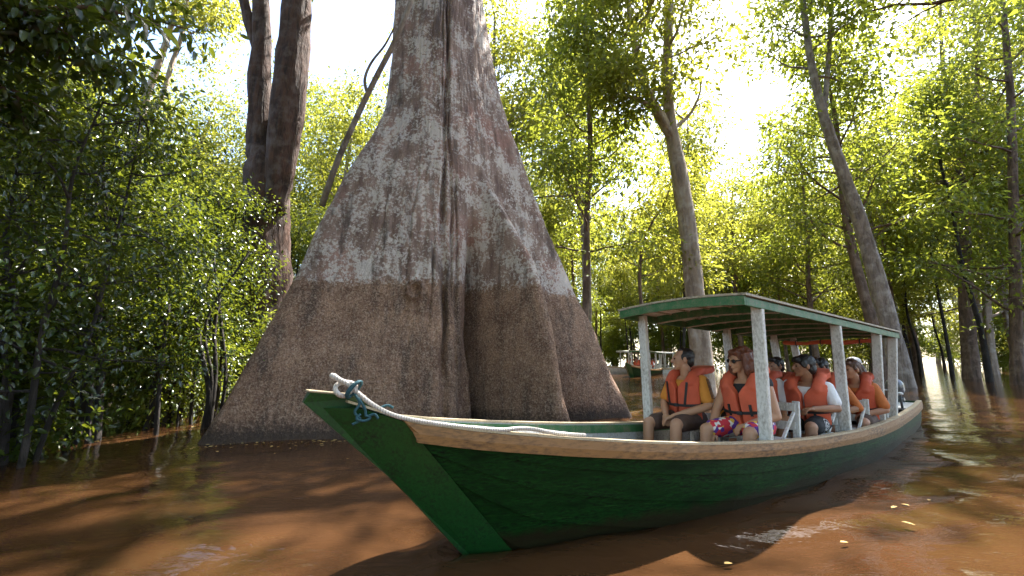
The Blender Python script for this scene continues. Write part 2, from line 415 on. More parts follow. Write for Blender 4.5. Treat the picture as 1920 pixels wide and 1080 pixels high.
# ---- giant kapok with buttress roots
KC = np.array([-1.7, 9.3])
def kapok():
    nT, nZ = 560, 330
    th = np.linspace(0, 2 * np.pi, nT, endpoint=False); zz = np.concatenate([np.linspace(-.7, 11, 290), np.linspace(11.2, 21, 40)])
    TH, ZZ = np.meshgrid(th, zz)
    core = np.interp(ZZ, [-.7, 0, 1, 2, 3, 4, 5, 6, 7, 8, 10, 14, 21], [2.3, 2.2, 2.02, 1.86, 1.7, 1.54, 1.4, 1.25, 1.12, 1.02, .96, .92, .85])
    r = core.copy()
    lob = [  # angle(deg), width(rad), table z->R
        (224, .30, [(-.7, 4.5), (0, 4.11), (.67, 3.77), (1.33, 3.5), (1.96, 3.2), (2.74, 2.9), (3.7, 2.6), (4.64, 2.26), (5.67, 1.78), (6.62, 1.42), (8, 1.3), (9.3, 1.28), (14, 1.05), (21, .9)]),
        (359, .20, [(-.7, 4.5), (0, 4.21), (.67, 3.93), (1.35, 3.66), (1.94, 3.43), (2.53, 3.16), (3.27, 2.87), (4.15, 2.52), (5.06, 2.2), (5.86, 1.95), (6.69, 1.66), (7.54, 1.45), (8.7, 1.22), (10.2, 1.0), (14, .94), (21, .86)]),
        (322, .085, [(-.7, 3.75), (0, 3.5), (.6, 3.28), (1.15, 3.16), (1.7, 3.03), (2.3, 2.86), (3.1, 2.60), (3.7, 2.26), (4.3, 1.9), (5.0, 1.5), (5.6, 1.3), (7, 1.12), (10, .96), (21, .85)]),
        (90, .18, [(-.7, 4.3), (0, 4.0), (2, 2.9), (4, 2.1), (6, 1.4), (8, 1.08), (21, .86)]),
        (40, .16, [(-.7, 4.0), (0, 3.6), (2, 2.7), (4, 2.0), (6, 1.4), (8, 1.06), (21, .86)]),
        (150, .18, [(-.7, 4.6), (0, 4.2), (2, 3.0), (4, 2.1), (6, 1.4), (8, 1.08), (21, .86)])]
    for a, w, tab in lob:
        tz, tr = zip(*tab); Rr = np.interp(ZZ, tz, tr)
        d = (TH - R_(a) + np.pi) % (2 * np.pi) - np.pi + .03 * np.sin(ZZ * 1.1 + a)
        sft = np.sqrt(d ** 2 + .055 ** 2) - .055
        r = np.maximum(r, core + np.maximum(0, Rr - core) * np.exp(-sft / w)) if a != 322 else r + np.maximum(0, Rr - r) / (1 + (np.sqrt(d ** 2 + .0004) / .078) ** 4)
    U = TH / (2 * np.pi); W = (ZZ + .7) / 22
    # folds and flutes running up the stem
    r += .030 * vnoise(U + .012 * np.sin(ZZ * .9), W, 40, 7, 1) + .010 * vnoise(U + .006 * np.sin(ZZ * 1.7), W, 150, 16, 2)
    r += .030 * vnoise(U, W, 22, 26, 5) * np.interp(ZZ, [0, 6, 12], [1, .7, .4]) + .010 * vnoise(U, W, 260, 130, 6)
    for a, dep, w, z0, z1 in ((284, .15, .030, -.7, 21), (288, .08, .018, 1.6, 21), (280.6, .05, .014, 2.6, 21), (292.5, .11, .020, .9, 5.2), (276.5, .04, .012, 1.6, 4.2), (308.5, 1.35, .088, -.9, 4.6), (300, .35, .11, -.9, 4.6), (341, .34, .075, -.9, 4.6), (262, .035, .014, 2.2, 5.6), (247, .03, .012, 2.6, 5.0)):
        d = (TH - R_(a) - .020 * np.sin(ZZ * .8 + a) - .011 * np.sin(ZZ * 2.3 + 2 * a) - .006 * np.sin(ZZ * 5.7 + 3 * a) + np.pi) % (2 * np.pi) - np.pi
        fd = 1.2 if w < .06 else 3.4; m = np.clip((ZZ - z0) / .6, 0, 1) * np.clip((z1 - ZZ) / fd, 0, 1); m = m * m * (3 - 2 * m)
        r -= dep * np.exp(-(d / (w * (1 + .35 * np.sin(ZZ * 1.9 + a)))) ** 2) * m * (1 + .35 * np.sin(ZZ * 2.7 + 2 * a)) if w < .06 else dep * np.exp(-(d / w) ** 2) * m
    # a burl scar on the big face and thin climbing roots in the recess
    d = (TH - R_(268.5)); rr = np.hypot(d * 2.6, ZZ - 2.46)
    r += .07 * np.exp(-((rr - .17) / .05) ** 2) * (1 + .5 * np.sin(9 * np.arctan2(ZZ - 2.46, d * 2.6))) - .05 * np.exp(-(rr / .12) ** 2)
    for a0, a1, z0, z1 in ((291, 306, 1.75, .7), (289, 296, 2.2, .2)):
        t = np.clip((z0 - ZZ) / (z0 - z1), 0, 1); d = TH - R_(a0 + (a1 - a0) * t ** 1.3)
        r += .06 * np.exp(-(d / .012) ** 2) * ((ZZ < z0) & (ZZ > z1 - .4))
    cx = KC[0] + np.interp(ZZ, [0, 6, 10, 21], [0, 0, -.04, .3]); cyy = KC[1] + 0 * ZZ
    V = np.stack([cx + r * np.cos(TH), cyy + r * np.sin(TH), ZZ], -1).reshape(-1, 3)
    i = np.arange(nZ - 1)[:, None] * nT; j = np.arange(nT)[None]; j2 = (j + 1) % nT
    return V, np.stack([i + j, i + j2, i + nT + j2, i + nT + j], -1).reshape(-1, 4)
kap = empty('kapok_tree', (KC[0], KC[1], 0))
tag(kap, 'giant kapok with flaring buttress roots rising from the water behind the green canoe', 'tree')
V, Q = kapok(); V[:, 0] -= KC[0]; V[:, 1] -= KC[1]
link('trunk', mesh_np('kapok_trunk', V, Q), M['kapok'], kap)

def sphere_arrays(n=14, m=9):
    V = [(0, 0, 1)]; F = []
    for i in range(1, m):
        p = math.pi * i / m
        for j in range(n): a = 2 * math.pi * j / n; V.append((math.sin(p) * math.cos(a), math.sin(p) * math.sin(a), math.cos(p)))
    V.append((0, 0, -1)); L = len(V) - 1
    for j in range(n): F.append((0, 1 + j, 1 + (j + 1) % n)); F.append((L, 1 + (m - 2) * n + (j + 1) % n, 1 + (m - 2) * n + j))
    for i in range(m - 2):
        for j in range(n): a = 1 + i * n + j; b = 1 + i * n + (j + 1) % n; F.append((a, a + n, b + n, b))
    return np.array(V), F
SPH = sphere_arrays()

class Blob:
    """closed lumps gathered here are fused into one continuous skin by a voxel remesh"""
    def __init__(s): s.V = []; s.F = []
    def add(s, V, F):
        o = len(s.V); s.V += [tuple(v) for v in V]; s.F += [tuple(i + o for i in f) for f in F]
    def ell(s, c, r, M=None):
        V = SPH[0] * np.array(r)
        if M is not None: V = V @ np.array(M).T
        s.add(V + np.array(c), SPH[1])
    def cap(s, a, b, ra, rb, flat=1.0):
        a = np.array(a, float); b = np.array(b, float); d = b - a; L = np.linalg.norm(d); d = d / (L + 1e-9)
        h = np.array([1, 0, 0.]) if abs(d[0]) < .8 else np.array([0, 1, 0.])
        u = np.cross(d, h); u /= np.linalg.norm(u); w = np.cross(d, u)
        V = []; n, F = 12, []
        rows = [(-math.cos(q), math.sin(q)) for q in (.35, .8, 1.25, math.pi / 2)]
        prof = [(x * ra, y * ra, 0) for x, y in rows] + [(math.cos(q) * rb, math.sin(q) * rb, 1) for q in (math.pi / 2, 1.25, .8, .35)]
        for x, y, e in prof:
            c = (b if e else a) + d * x
            for j in range(n): t = 2 * math.pi * j / n; V.append(c + y * (math.cos(t) * u + math.sin(t) * w * flat))
        for i in range(len(prof) - 1):
            for j in range(n): p = i * n + j; q = i * n + (j + 1) % n; F.append((p, q, q + n, p + n))
        F.append(tuple(range(n))[::-1]); F.append(tuple((len(prof) - 1) * n + j for j in range(n)))
        s.add(V, F)
    def chain(s, P, Rr, flat=1.0):
        for i in range(len(P) - 1): s.cap(P[i], P[i + 1], Rr[i], Rr[i + 1], flat)
    def slab(s, A, Bv):
        """closed solid between two matching grids (rows x cols)"""
        A = np.array(A); Bv = np.array(Bv); r, c = A.shape[:2]; V = np.vstack([A.reshape(-1, 3), Bv.reshape(-1, 3)]); o = r * c; F = []
        for i in range(r - 1):
            for j in range(c - 1): a = i * c + j; F.append((a, a + 1, a + c + 1, a + c)); F.append((o + a, o + a + c, o + a + c + 1, o + a + 1))
        for i in range(r - 1):
            a = i * c; F.append((a, a + c, o + a + c, o + a)); a = i * c + c - 1; F.append((a, o + a, o + a + c, a + c))
        for j in range(c - 1):
            a = j; F.append((a, o + a, o + a + 1, a + 1)); a = (r - 1) * c + j; F.append((a, a + 1, o + a + 1, o + a))
        s.add(V, F)
    def build(s, name, mat, parent, vox=.008, smooth=3, keep=.5, noise=0):
        me = mesh_py(name + '_raw', s.V, s.F); bm = bmesh.new(); bm.from_mesh(me); bmesh.ops.recalc_face_normals(bm, faces=bm.faces[:]); bm.to_mesh(me); bm.free()
        o = bpy.data.objects.new(name + '_tmp', me); COL.objects.link(o)
        md = o.modifiers.new('r', 'REMESH'); md.mode = 'VOXEL'; md.voxel_size = vox
        if smooth: sm = o.modifiers.new('s', 'SMOOTH'); sm.factor = .5; sm.iterations = smooth
        if keep < 1: dc = o.modifiers.new('d', 'DECIMATE'); dc.ratio = keep
        dg = bpy.context.evaluated_depsgraph_get(); ev = o.evaluated_get(dg)
        nm = bpy.data.meshes.new_from_object(ev); bpy.data.objects.remove(o); bpy.data.meshes.remove(me)
        if noise:
            co = np.zeros(len(nm.vertices) * 3); nm.vertices.foreach_get('co', co); co = co.reshape(-1, 3)
            no = np.zeros(len(nm.vertices) * 3); nm.vertices.foreach_get('normal', no); no = no.reshape(-1, 3)
            q = np.sin(co[:, 0] * 95 + 3 * np.sin(co[:, 2] * 40)) * np.sin(co[:, 1] * 88) + .7 * np.sin(co[:, 2] * 70 + co[:, 0] * 50)
            nm.vertices.foreach_set('co', (co + no * (noise * q)[:, None]).ravel())
        nm.polygons.foreach_set('use_smooth', np.ones(len(nm.polygons), bool)); nm.name = name; nm.update()
        return link(name, nm, mat, parent)

# ================================================================ BOATS
ST = [-1.05, -.8, -.5, -.2, 0, .5, 1, 1.5, 2, 2.73, 3.5, 4.63, 5.5, 6.5, 7.5, 8.5, 9.3]
GB = [.02, .10, .20, .30, .36, .48, .58, .65, .70, .74, .76, .74, .70, .63, .53, .42, .32]
GZ = [.88, .808, .712, .67, .648, .60, .56, .525, .50, .473, .463, .466, .49, .532, .585, .645, .71]
def gun_b(s): return np.interp(s, ST, GB)
def gun_z(s): return np.interp(s, ST, GZ)
def keel_z(s): return np.interp(s, [-1.05, 0, .3, .7, 1.2, 7, 8.2, 9.3], [.86, -.135, -.36, -.42, -.44, -.42, -.25, .0])
def hull_pt(s, t, off=0.0):
    """t 0 at the keel, 1 at the gunwale, port side (y negative)"""
    b, g, kz = gun_b(s), gun_z(s), keel_z(s)
    v = np.interp(s, [-1, .2, 2.2], [1, .85, 0])
    yr = np.sin(t * np.pi / 2) ** .72; zr = (1 - np.cos(t * np.pi / 2)) ** 1.05
    y = b * ((1 - v) * yr + v * t ** .95); z = kz + (g - kz) * ((1 - v) * zr + v * t)
    return s, y + off, z

def hull_at(s, z):
    ts = np.linspace(0, 1, 40); zz = np.array([hull_pt(s, t)[2] for t in ts]); return hull_pt(s, float(np.interp(z, zz, ts)))[1]
def build_boat(name, label, loc, rot, mats, rows, detail=True):
    bo = empty(name, loc, rot); tag(bo, label, 'boat')
    ss = np.concatenate([np.linspace(-.80, 1.2, 26), np.linspace(1.3, 9.3, 40)])
    # hull: lapped strakes on both sides, each a plank of its own
    hull = None
    edges = [0, .30, .52, .70, .85, 1.0]
    V, F = [], []
    for s in ss:                       # inner skin
        for t in np.linspace(-1, 1, 17):
            x, y, z = hull_pt(s, abs(t), -.03); V.append((x, -y if t < 0 else y, z + .012))
    n = 17
    for i in range(len(ss) - 1):
        for j in range(n - 1): F.append((i * n + j, i * n + j + 1, (i + 1) * n + j + 1, (i + 1) * n + j))
    hull = link('hull', mesh_py('hull_skin', V, F, True), mats['inner'], bo)
    for side in (-1, 1):
        for e in range(5):
            V, F = [], []; t0, t1 = edges[e], edges[e + 1]
            for s in ss:
                for kq in range(4):
                    t = t0 + (t1 - t0) * kq / 3; off = .016 * (1 - kq / 3) + (.0 if kq < 3 else -.001)
                    if e == 0 and kq == 0: off = .0
                    x, y, z = hull_pt(s, t, off); V.append((x, side * max(y, .012), z - (.004 if kq == 0 else 0)))
                x, y, z = hull_pt(s, t1, -.016); V.append((x, side * max(y, .004), z))
                x, y, z = hull_pt(s, t0, -.016); V.append((x, side * max(y, .004), z))
            n = 6
            for i in range(len(ss) - 1):
                for j in range(n):
                    a, b = i * n + j, i * n + (j + 1) % n; F.append((a, b, b + n, a + n) if side > 0 else (a, a + n, b + n, b))
            F.append(tuple(range(n))); F.append(tuple((len(ss) - 1) * n + j for j in range(n)))
            me = mesh_py('plank', V, F, False); link('plank', me, mats['hull'], hull)
    # transom
    V = [(9.305, -hull_pt(9.3, t)[1], hull_pt(9.3, t)[2]) for t in np.linspace(1, 0, 9)] + [(9.305, hull_pt(9.3, t)[1], hull_pt(9.3, t)[2]) for t in np.linspace(.12, 1, 8)]
    m = len(V); V2 = V + [(9.35, y, z) for _, y, z in V]
    F = [tuple(range(m))[::-1], tuple(range(m, 2 * m))] + [(q, (q + 1) % m, m + (q + 1) % m, m + q) for q in range(m)]
    link('transom', mesh_py('transom', V2, F), mats['stem'], bo)
    # stem: a raked wedge board with a flat top
    prof = [(-1.05, .885), (-.74, .855), (-.50, .62), (.10, -.02), (.42, -.36), (.30, -.40), (0, -.165), (-.5, .34), (-1.075, .83)]
    hw = [.045, .075, .085, .075, .05, .02, .022, .022, .022]
    V = [(x, -w, z) for (x, z), w in zip(prof, hw)] + [(x, w, z) for (x, z), w in zip(prof, hw)]
    m = len(prof); F = [tuple(range(m)), tuple(range(2 * m - 1, m - 1, -1))] + [(q, m + q, m + (q + 1) % m, (q + 1) % m) for q in range(m)]
    bm = bmesh.new(); vv = [bm.verts.new(v) for v in V]
    for f in F: bm.faces.new([vv[q] for q in f])
    bmesh.ops.recalc_face_normals(bm, faces=bm.faces[:]); bmesh.ops.triangulate(bm, faces=[f for f in bm.faces if len(f.verts) > 4])
    me = bpy.data.meshes.new('stem_post'); bm.to_mesh(me); bm.free()
    stem = link('stem_post', me, mats['stem'], bo)
    beam('stem_cap', (-1.062, 0, .893), (-.745, 0, .862), .10, .012, mats['cap'], stem, .003)
    # broad bow boards wrapping the stem on either side
    for side in (-1, 1):
        rows_ = []
        for z in np.linspace(-.30, .80, 16):
            s0 = float(np.interp(z, [-.36, -.135, .86], [.3, 0, -1.05])); s1 = min(s0 + np.interp(z, [-.3, .2, .8], [.26, .30, .36]), 2)
            row = []
            for q in range(7):
                s_ = s0 + (s1 - s0) * q / 6; zq = min(z, gun_z(s_) - .004); row.append((s_, side * (max(hull_at(max(s_, -1.04), zq), .0) + .024), zq))
            rows_.append(row)
        A = np.array(rows_); B2 = A.copy(); B2[:, :, 1] -= side * .03; bl = Blob(); bl.slab(A, B2)
        me = mesh_py('bow_board', bl.V, bl.F, False); bmx = bmesh.new(); bmx.from_mesh(me); bmesh.ops.recalc_face_normals(bmx, faces=bmx.faces[:]); bmx.to_mesh(me); bmx.free()
        link('bow_board', me, mats['stem'], bo)
    # rub rails, gunwale caps and bow gunwales
    rs_ = np.concatenate([np.linspace(-.56, 1.2, 22), np.linspace(1.4, 9.32, 30)])
    for side in (-1, 1):
        V, F = [], []
        for s in rs_:
            b, g = gun_b(s), gun_z(s); hgt = np.interp(s, [0, 4, 6, 9], [.098, .105, .13, .13])
            sh = .10 if s < -.55 else 0
            for y, z in ((b + .030, g + .004), (b + .036, g - hgt * .5), (b + .030, g - hgt), (b - .004, g - hgt), (b - .004, g + .004)):
                xs = s + (g - z) / hgt * .09 if s < -.55 else s
                V.append((xs, side * y, z))
        n = 5
        for i in range(len(rs_) - 1):
            for j in range(n):
                a, b2 = i * n + j, i * n + (j + 1) % n; F.append((a, b2, b2 + n, a + n) if side > 0 else (a, a + n, b2 + n, b2))
        F += [tuple(range(n)), tuple((len(rs_) - 1) * n + j for j in range(n))]
        link('rub_rail', mesh_py('rub_rail', V, F), mats['rail'], bo)
        P = np.array([(s, side * (gun_b(s) - .006), gun_z(s) + .014) for s in np.concatenate([np.linspace(-.86, 1.2, 22), np.linspace(1.4, 9.32, 30)])])
        V, F = [], []
        for p in P:
            for dy, dz in ((-.032, 0), (.032, 0), (.030, .014), (-.030, .014)): V.append((p[0], p[1] + dy, p[2] + dz - .008))
        for i in range(len(P) - 1):
            for j in range(4):
                a, b2 = i * 4 + j, i * 4 + (j + 1) % 4; F.append((a, a + 4, b2 + 4, b2))
        F += [(0, 1, 2, 3), tuple((len(P) - 1) * 4 + j for j in (3, 2, 1, 0))]
        link('gunwale_cap', mesh_py('gunwale_cap', V, F), mats['cap'], bo)
        # green strip along the inside of the gunwale
        V, F = [], []; si = np.linspace(-.7, 9.2, 44)
        for s in si:
            for dz, dy in ((-.005, -.030), (-.085, -.036), (-.085, -.046), (-.005, -.040)): V.append((s, side * (gun_b(s) + dy), gun_z(s) + dz))
        for i in range(len(si) - 1):
            for j in range(4):
                a, b2 = i * 4 + j, i * 4 + (j + 1) % 4; F.append((a, b2, b2 + 4, a + 4))
        link('inner_strip', mesh_py('inner_strip', V, F), mats['trim'], bo)
    # foredeck boards and stern deck
    for a, b, nm in ((-.72, -.30, 'foredeck'), (8.35, 9.28, 'stern_deck')):
        V, F = [], []; sd = np.linspace(a, b, 6); zo = -.02 if nm == 'foredeck' else -.03
        for s in sd: w = max(gun_b(s) - .05, .02); V += [(s, -w, gun_z(s) + zo), (s, w, gun_z(s) + zo), (s, w, gun_z(s) + zo - .025), (s, -w, gun_z(s) + zo - .025)]
        for i in range(5):
            for j in range(4): q = i * 4 + j; q2 = i * 4 + (j + 1) % 4; F.append((q, q2, q2 + 4, q + 4))
        F += [(0, 1, 2, 3), (20, 21, 22, 23)]
        link(nm, mesh_py(nm, V, F), mats['teal'] if nm == 'foredeck' else mats['white'], bo)
    # floor boards
    for q in range(5):
        y = -.40 + q * .2
        beam('floor_board', (.9 + 3.2 * abs(y), y, -.10), (7.6, y * .55, -.06), .16, .02, mats['floor'], bo)
    # roof
    r0, r1, w, zr, cam_ = 2.38, 6.86, .73, 1.765, .035
    roof = None
    V, F = [], []; ny_ = 9
    for x in (r0 - .02, r1 + .02):
        for dz in (0, .022):
            for y in np.linspace(-w - .02, w + .02, ny_): V.append((x, y, zr + .012 + dz + cam_ * (1 - (y / w) ** 2)))
    for j in range(ny_ - 1):
        F += [(j, 2 * ny_ + j, 2 * ny_ + j + 1, j + 1), (ny_ + j, ny_ + j + 1, 3 * ny_ + j + 1, 3 * ny_ + j), (j, j + 1, ny_ + j + 1, ny_ + j), (2 * ny_ + j, 3 * ny_ + j, 3 * ny_ + j + 1, 2 * ny_ + j + 1)]
    F += [(0, ny_, 3 * ny_, 2 * ny_), (ny_ - 1, 3 * ny_ - 1, 4 * ny_ - 1, 2 * ny_ - 1)]
    roof = link('roof', mesh_py('roof_sheet', V, F), mats['roof'], bo)
    xs = np.linspace(r0 + .05, r1 - .05, 8)
    def arch(nm, x, hgt, th, mat, par, yw=w, drop=0.0):
        V, F = [], []; ys = np.linspace(-yw, yw, 9)
        for y in ys:
            z = zr + .008 + cam_ * (1 - (y / w) ** 2) - drop
            for dx, dz in ((-th / 2, 0), (th / 2, 0), (th / 2, -hgt), (-th / 2, -hgt)): V.append((x + dx, y, z + dz))
        for i in range(8):
            for j in range(4): a, b2 = i * 4 + j, i * 4 + (j + 1) % 4; F.append((a, b2, b2 + 4, a + 4))
        F += [(0, 1, 2, 3), (32, 33, 34, 35)]
        return link(nm, mesh_py(nm, V, F), mat, par)
    arch('fascia', r0, .085, .03, mats['trim'], roof); arch('fascia', r1, .085, .03, mats['trim'], roof)
    for x in xs[1:-1]: arch('roof_beam', x, .085, .04, mats['trim'], roof, w - .02); 
    for x in xs[1:-1]: arch('beam_strip', x, .010, .05, mats['roof'], roof, w - .02, .085)
    for side in (-1, 1): beam('fascia', (r0 + .017, side * (w - .012), zr - .040), (r1 - .017, side * (w - .012), zr - .040), .024, .080, mats['trim'], roof, .004)
    for q in range(5):
        y = -.5 + q * .25; beam('stringer', (r0 + .02, y, zr - .002 + cam_ * (1 - (y / w) ** 2)), (r1 - .02, y, zr - .002 + cam_ * (1 - (y / w) ** 2)), .022, .018, mats['roof'], roof, .003)
    for a, b in zip(xs[:-1], xs[1:]):
        for q in range(2):
            y0, y1 = (-w + .03, -.01) if q == 0 else (.01, w - .03); V = []
            for x in (a + .03, b - .03):
                for y in (y0, (y0 + y1) / 2, y1): V.append((x, y, zr + .0065 + cam_ * (1 - (y / w) ** 2)))
            me = mesh_py('ceiling_panel', V + [(x, y, z + .004) for x, y, z in V], [(0, 1, 4, 3), (1, 2, 5, 4), (6, 9, 10, 7), (7, 10, 11, 8)])
            link('ceiling_panel', me, mats['panel'], roof)
    # posts
    for s in (2.73, 4.63, 6.08, 6.80):
        for side in (-1, 1):
            yb = min(.69, gun_b(s) - .075) if s < 6 else .69 - (s - 6) * .02
            beam('post', (s, side * (gun_b(s) - .10), .20), (s - .02, side * .675, zr - .02), .105, .06, mats['white'], bo, .008, (1, 0, 0))
    # benches: two slatted seats per row with side frames
    for s in rows:
        bh = empty('bench'); bh.parent = bo; bh.location = (s, 0, 0)
        wy = min(.58, gun_b(s) - .12)
        for q in range(3): beam('seat_slat', (.02 + q * .125, -wy, .44), (.02 + q * .125, wy, .44), .105, .022, mats['white'], bh)
        for q in range(2): beam('back_slat', (.46 + q * .03, -wy, .56 + q * .19), (.46 + q * .03, wy, .56 + q * .19), .02, .085, mats['white'], bh, .004, (.15, 0, 1))
        for y in (-wy, 0, wy):
            beam('back_post', (.40, y, .02), (.515, y, .81), .065, .035, mats['white'], bh, .004, (1, 0, 0))
            beam('front_leg', (.02, y, .02), (.02, y, .428), .045, .035, mats['white'], bh, .004, (1, 0, 0))
            beam('arm_brace', (.04, y, .36), (.44, y, .70), .03, .025, mats['white'], bh, .004, (0, 0, 1))
            beam('side_rail', (.0, y, .40), (.47, y, .40), .03, .05, mats['white'], bh, .004)
    return bo

boat_mats = dict(hull=M['hull_green'], stem=M['stem_green'], rail=M['rail'], cap=M['cap_edge'], inner=M['inner_grey'], trim=M['trim_green'], white=M['white_wood'], roof=M['roof_wood'], panel=M['ceil_panel'], teal=M['teal'], floor=M['floor'])
B_LOC, B_ROT = Vector((-.30, 2.96, .132)), (-.012, .044, YAW)
canoe = build_boat('passenger_canoe', 'long green wooden canoe with ochre rail and flat roof carrying passengers in orange vests', B_LOC, B_ROT, boat_mats, (3.05, 4.15, 5.1, 5.95))
from mathutils import Euler
BM = Matrix.Translation(B_LOC) @ Euler(B_ROT).to_matrix().to_4x4()
def bpt(s, b, z): return BM @ Vector((s, -b, z))      # b positive towards the port side

# ================================================================ PEOPLE
def rotz(a): c, s = math.cos(a), math.sin(a); return np.array([[c, -s, 0], [s, c, 0], [0, 0, 1]])
def rotx(a): c, s = math.cos(a), math.sin(a); return np.array([[1, 0, 0], [0, c, -s], [0, s, c]])
def roty(a): c, s = math.cos(a), math.sin(a); return np.array([[c, 0, s], [0, 1, 0], [-s, 0, c]])

def ribbon(name, P, Nrm, wdt, th, mat, parent):
    """flat strap along P with outward normals"""
    P = np.array(P); Nrm = np.array(Nrm); T = np.gradient(P, axis=0); T /= np.linalg.norm(T, axis=1)[:, None]; Bn = np.cross(T, Nrm); V = []
    for p, n, b in zip(P, Nrm, Bn): V += [p - b * wdt / 2, p + b * wdt / 2, p + b * wdt / 2 + n * th, p - b * wdt / 2 + n * th]
    F = []
    for i in range(len(P) - 1):
        for j in range(4): a, c = i * 4 + j, i * 4 + (j + 1) % 4; F.append((a, c, c + 4, a + 4))
    F += [(0, 3, 2, 1), tuple((len(P) - 1) * 4 + j for j in range(4))]
    return link(name, mesh_py(name, V, F, False), mat, parent)

def make_person(label, seat, facing, skin='skin_a', size=1.0, lean=.12, twist=0.0, side=0.0, head=(0, 0, 0), hair='short', hair_mat='hair_black',
                shirt='yellow_shirt', bottom='brown_shorts', vest='orange', hands=None, elbows=None, knees=None, vox=.0075, straps='waist', pillow=.26,
                glasses=False, capm=None, stripes=False, legs=True, group=None, sleeve=.62):
    """a seated figure: local +Y is forward, +X its right, origin on the seat under the hips"""
    p = empty('person', seat, (0, 0, facing)); p.scale = (size * 1.09,) * 3
    tag(p, label, 'person', group)
    Rt = rotz(-twist) @ roty(side) @ rotx(-lean); piv = np.array([0, 0, .09])
    def T(v): return piv + Rt @ (np.array(v, float) - piv)
    hy, hp, hr = head; Rh = rotz(-hy) @ rotx(-hp) @ roty(hr)
    nk = T((0, .0, .56)); hc = nk + np.array([0, .035 + .02 * lean, .155])
    def Hd(v): return hc + Rh @ (np.array(v, float) * 1.06)
    sh = {s: T((s * .185, -.005, .495)) for s in (-1, 1)}
    el = elbows or {}; ha = hands or {}; kn = knees or {}
    EL, WR, HD = {}, {}, {}
    for s in (-1, 1):
        EL[s] = np.array(el.get(s, T((s * .245, .05, .24)))); WR[s] = np.array(ha.get(s, (s * .13, .30, .17)))
    KN = {s: np.array(kn.get(s, (s * .15, .47, .085))) for s in (-1, 1)}
    AN = {s: KN[s] + np.array([0, .03, -.40]) for s in (-1, 1)}
    b = Blob()
    b.ell((0, 0, .10), (.160, .125, .115)); b.ell(T((0, .01, .24)), (.145, .105, .15), Rt); b.ell(T((0, .012, .40)), (.168, .112, .155), Rt); b.ell(T((0, -.005, .49)), (.18, .075, .06), Rt)
    b.cap(T((0, -.01, .50)), hc + Rh @ np.array([0, -.015, -.07]), .062, .055)
    # head: skull, face, jaw, brow, nose, lips, ears
    for c, r in (((0, -.018, .035), (.076, .095, .088)), ((0, .028, -.005), (.064, .066, .092)), ((0, .048, -.070), (.042, .038, .036)), ((0, .072, .028), (.050, .022, .016)),
                 ((0, .062, -.030), (.046, .030, .030)), ((0, .088, -.052), (.022, .012, .010))): b.ell(Hd(c), r, Rh)
    b.cap(Hd((0, .088, .020)), Hd((0, .108, -.018)), .010, .014); b.ell(Hd((0, .100, -.026)), (.018, .012, .010), Rh)
    b.cap(Hd((0, .078, -.090)), Hd((0, .072, -.086)), .016, .02)
    for s in (-1, 1):
        b.ell(Hd((s * .080, -.008, -.002)), (.010, .020, .033), Rh); b.ell(Hd((s * .036, .060, -.008)), (.02, .02, .016), Rh)
        # arm
        b.chain([sh[s], (sh[s] + EL[s]) / 2, EL[s]], [.058, .050, .040]); b.chain([EL[s], EL[s] + (WR[s] - EL[s]) * .35, WR[s]], [.039, .041, .027])
        d = WR[s] - EL[s]; d /= np.linalg.norm(d); up = np.array([0, 0, 1.]); lat = np.cross(d, up); lat /= np.linalg.norm(lat) + 1e-9; nn = np.cross(lat, d)
        if nn[2] > 0: nn = -nn
        pc = WR[s] + d * .045; Mh = np.stack([lat, d, nn], 1); b.ell(pc, (.040, .052, .017), Mh)
        for q, ln in enumerate((.070, .078, .074, .060)):
            x = (-.030 + .020 * q) * (1 if s > 0 else -1); k0 = WR[s] + d * .082 + lat * x; k1 = k0 + (d * .8 + nn * .6) * ln * .55; k2 = k1 + (d * .25 + nn * .95) * ln * .5
            b.chain([WR[s] + d * .05 + lat * x * .8, k0, k1, k2], [.011, .0098, .0088, .0075])
        t0 = WR[s] + d * .025 - s * lat * .030; t1 = t0 - s * lat * .025 + d * .035 + nn * .01; t2 = t1 + d * .030 + nn * .012; b.chain([t0, t1, t2], [.014, .011, .009])
        # leg
        if legs:
            hip = np.array([s * .088, .03, .095]); b.chain([hip, hip + (KN[s] - hip) * .5, KN[s]], [.090, .078, .056])
            b.chain([KN[s], KN[s] + (AN[s] - KN[s]) * .35, AN[s]], [.055, .056, .034]); b.chain([AN[s] + np.array([0, -.03, -.03]), AN[s] + np.array([0, .15, -.045])], [.036, .030], .8)
    body = b.build('body', M[skin], p, vox, 2, .45)
    for s in (-1, 1):
        e = Blob(); V = SPH[0] * np.array((.0115, .007, .0075)); V = V @ Rh.T + Hd((s * .033, .0835, .008)); link('eye', mesh_py('eye', V, SPH[1], True), M['eye'], p)
    # shirt
    b = Blob(); g = .014
    b.ell((0, 0, .11), (.165, .132, .10)); b.ell(T((0, .01, .24)), (.150 + g, .112 + g, .155), Rt); b.ell(T((0, .010, .39)), (.172 + g, .115 + g, .155), Rt); b.ell(T((0, -.005, .485)), (.182 + g, .078 + g, .06), Rt)
    for s in (-1, 1): b.chain([sh[s], sh[s] + (EL[s] - sh[s]) * sleeve], [.066, .066 if sleeve < 1 else .05])
    shirt_o = b.build('shirt', M[shirt], p, max(vox, .008), 3, .45)
    if stripes:
        for s in (-1, 1):
            for q in (-1, 0, 1):
                d = EL[s] - sh[s]; L = np.linalg.norm(d); d = d / L; o_ = np.array([s * 1., 0, .25]); o_ -= d * o_.dot(d); o_ /= np.linalg.norm(o_); f_ = np.cross(d, o_) * (.020 * q)
                ribbon('sleeve_stripe', [sh[s] + d * t + o_ * .066 + f_ for t in np.linspace(0.0, L * sleeve + .02, 8)], [o_] * 8, .007, .0025, M['navy'], shirt_o)
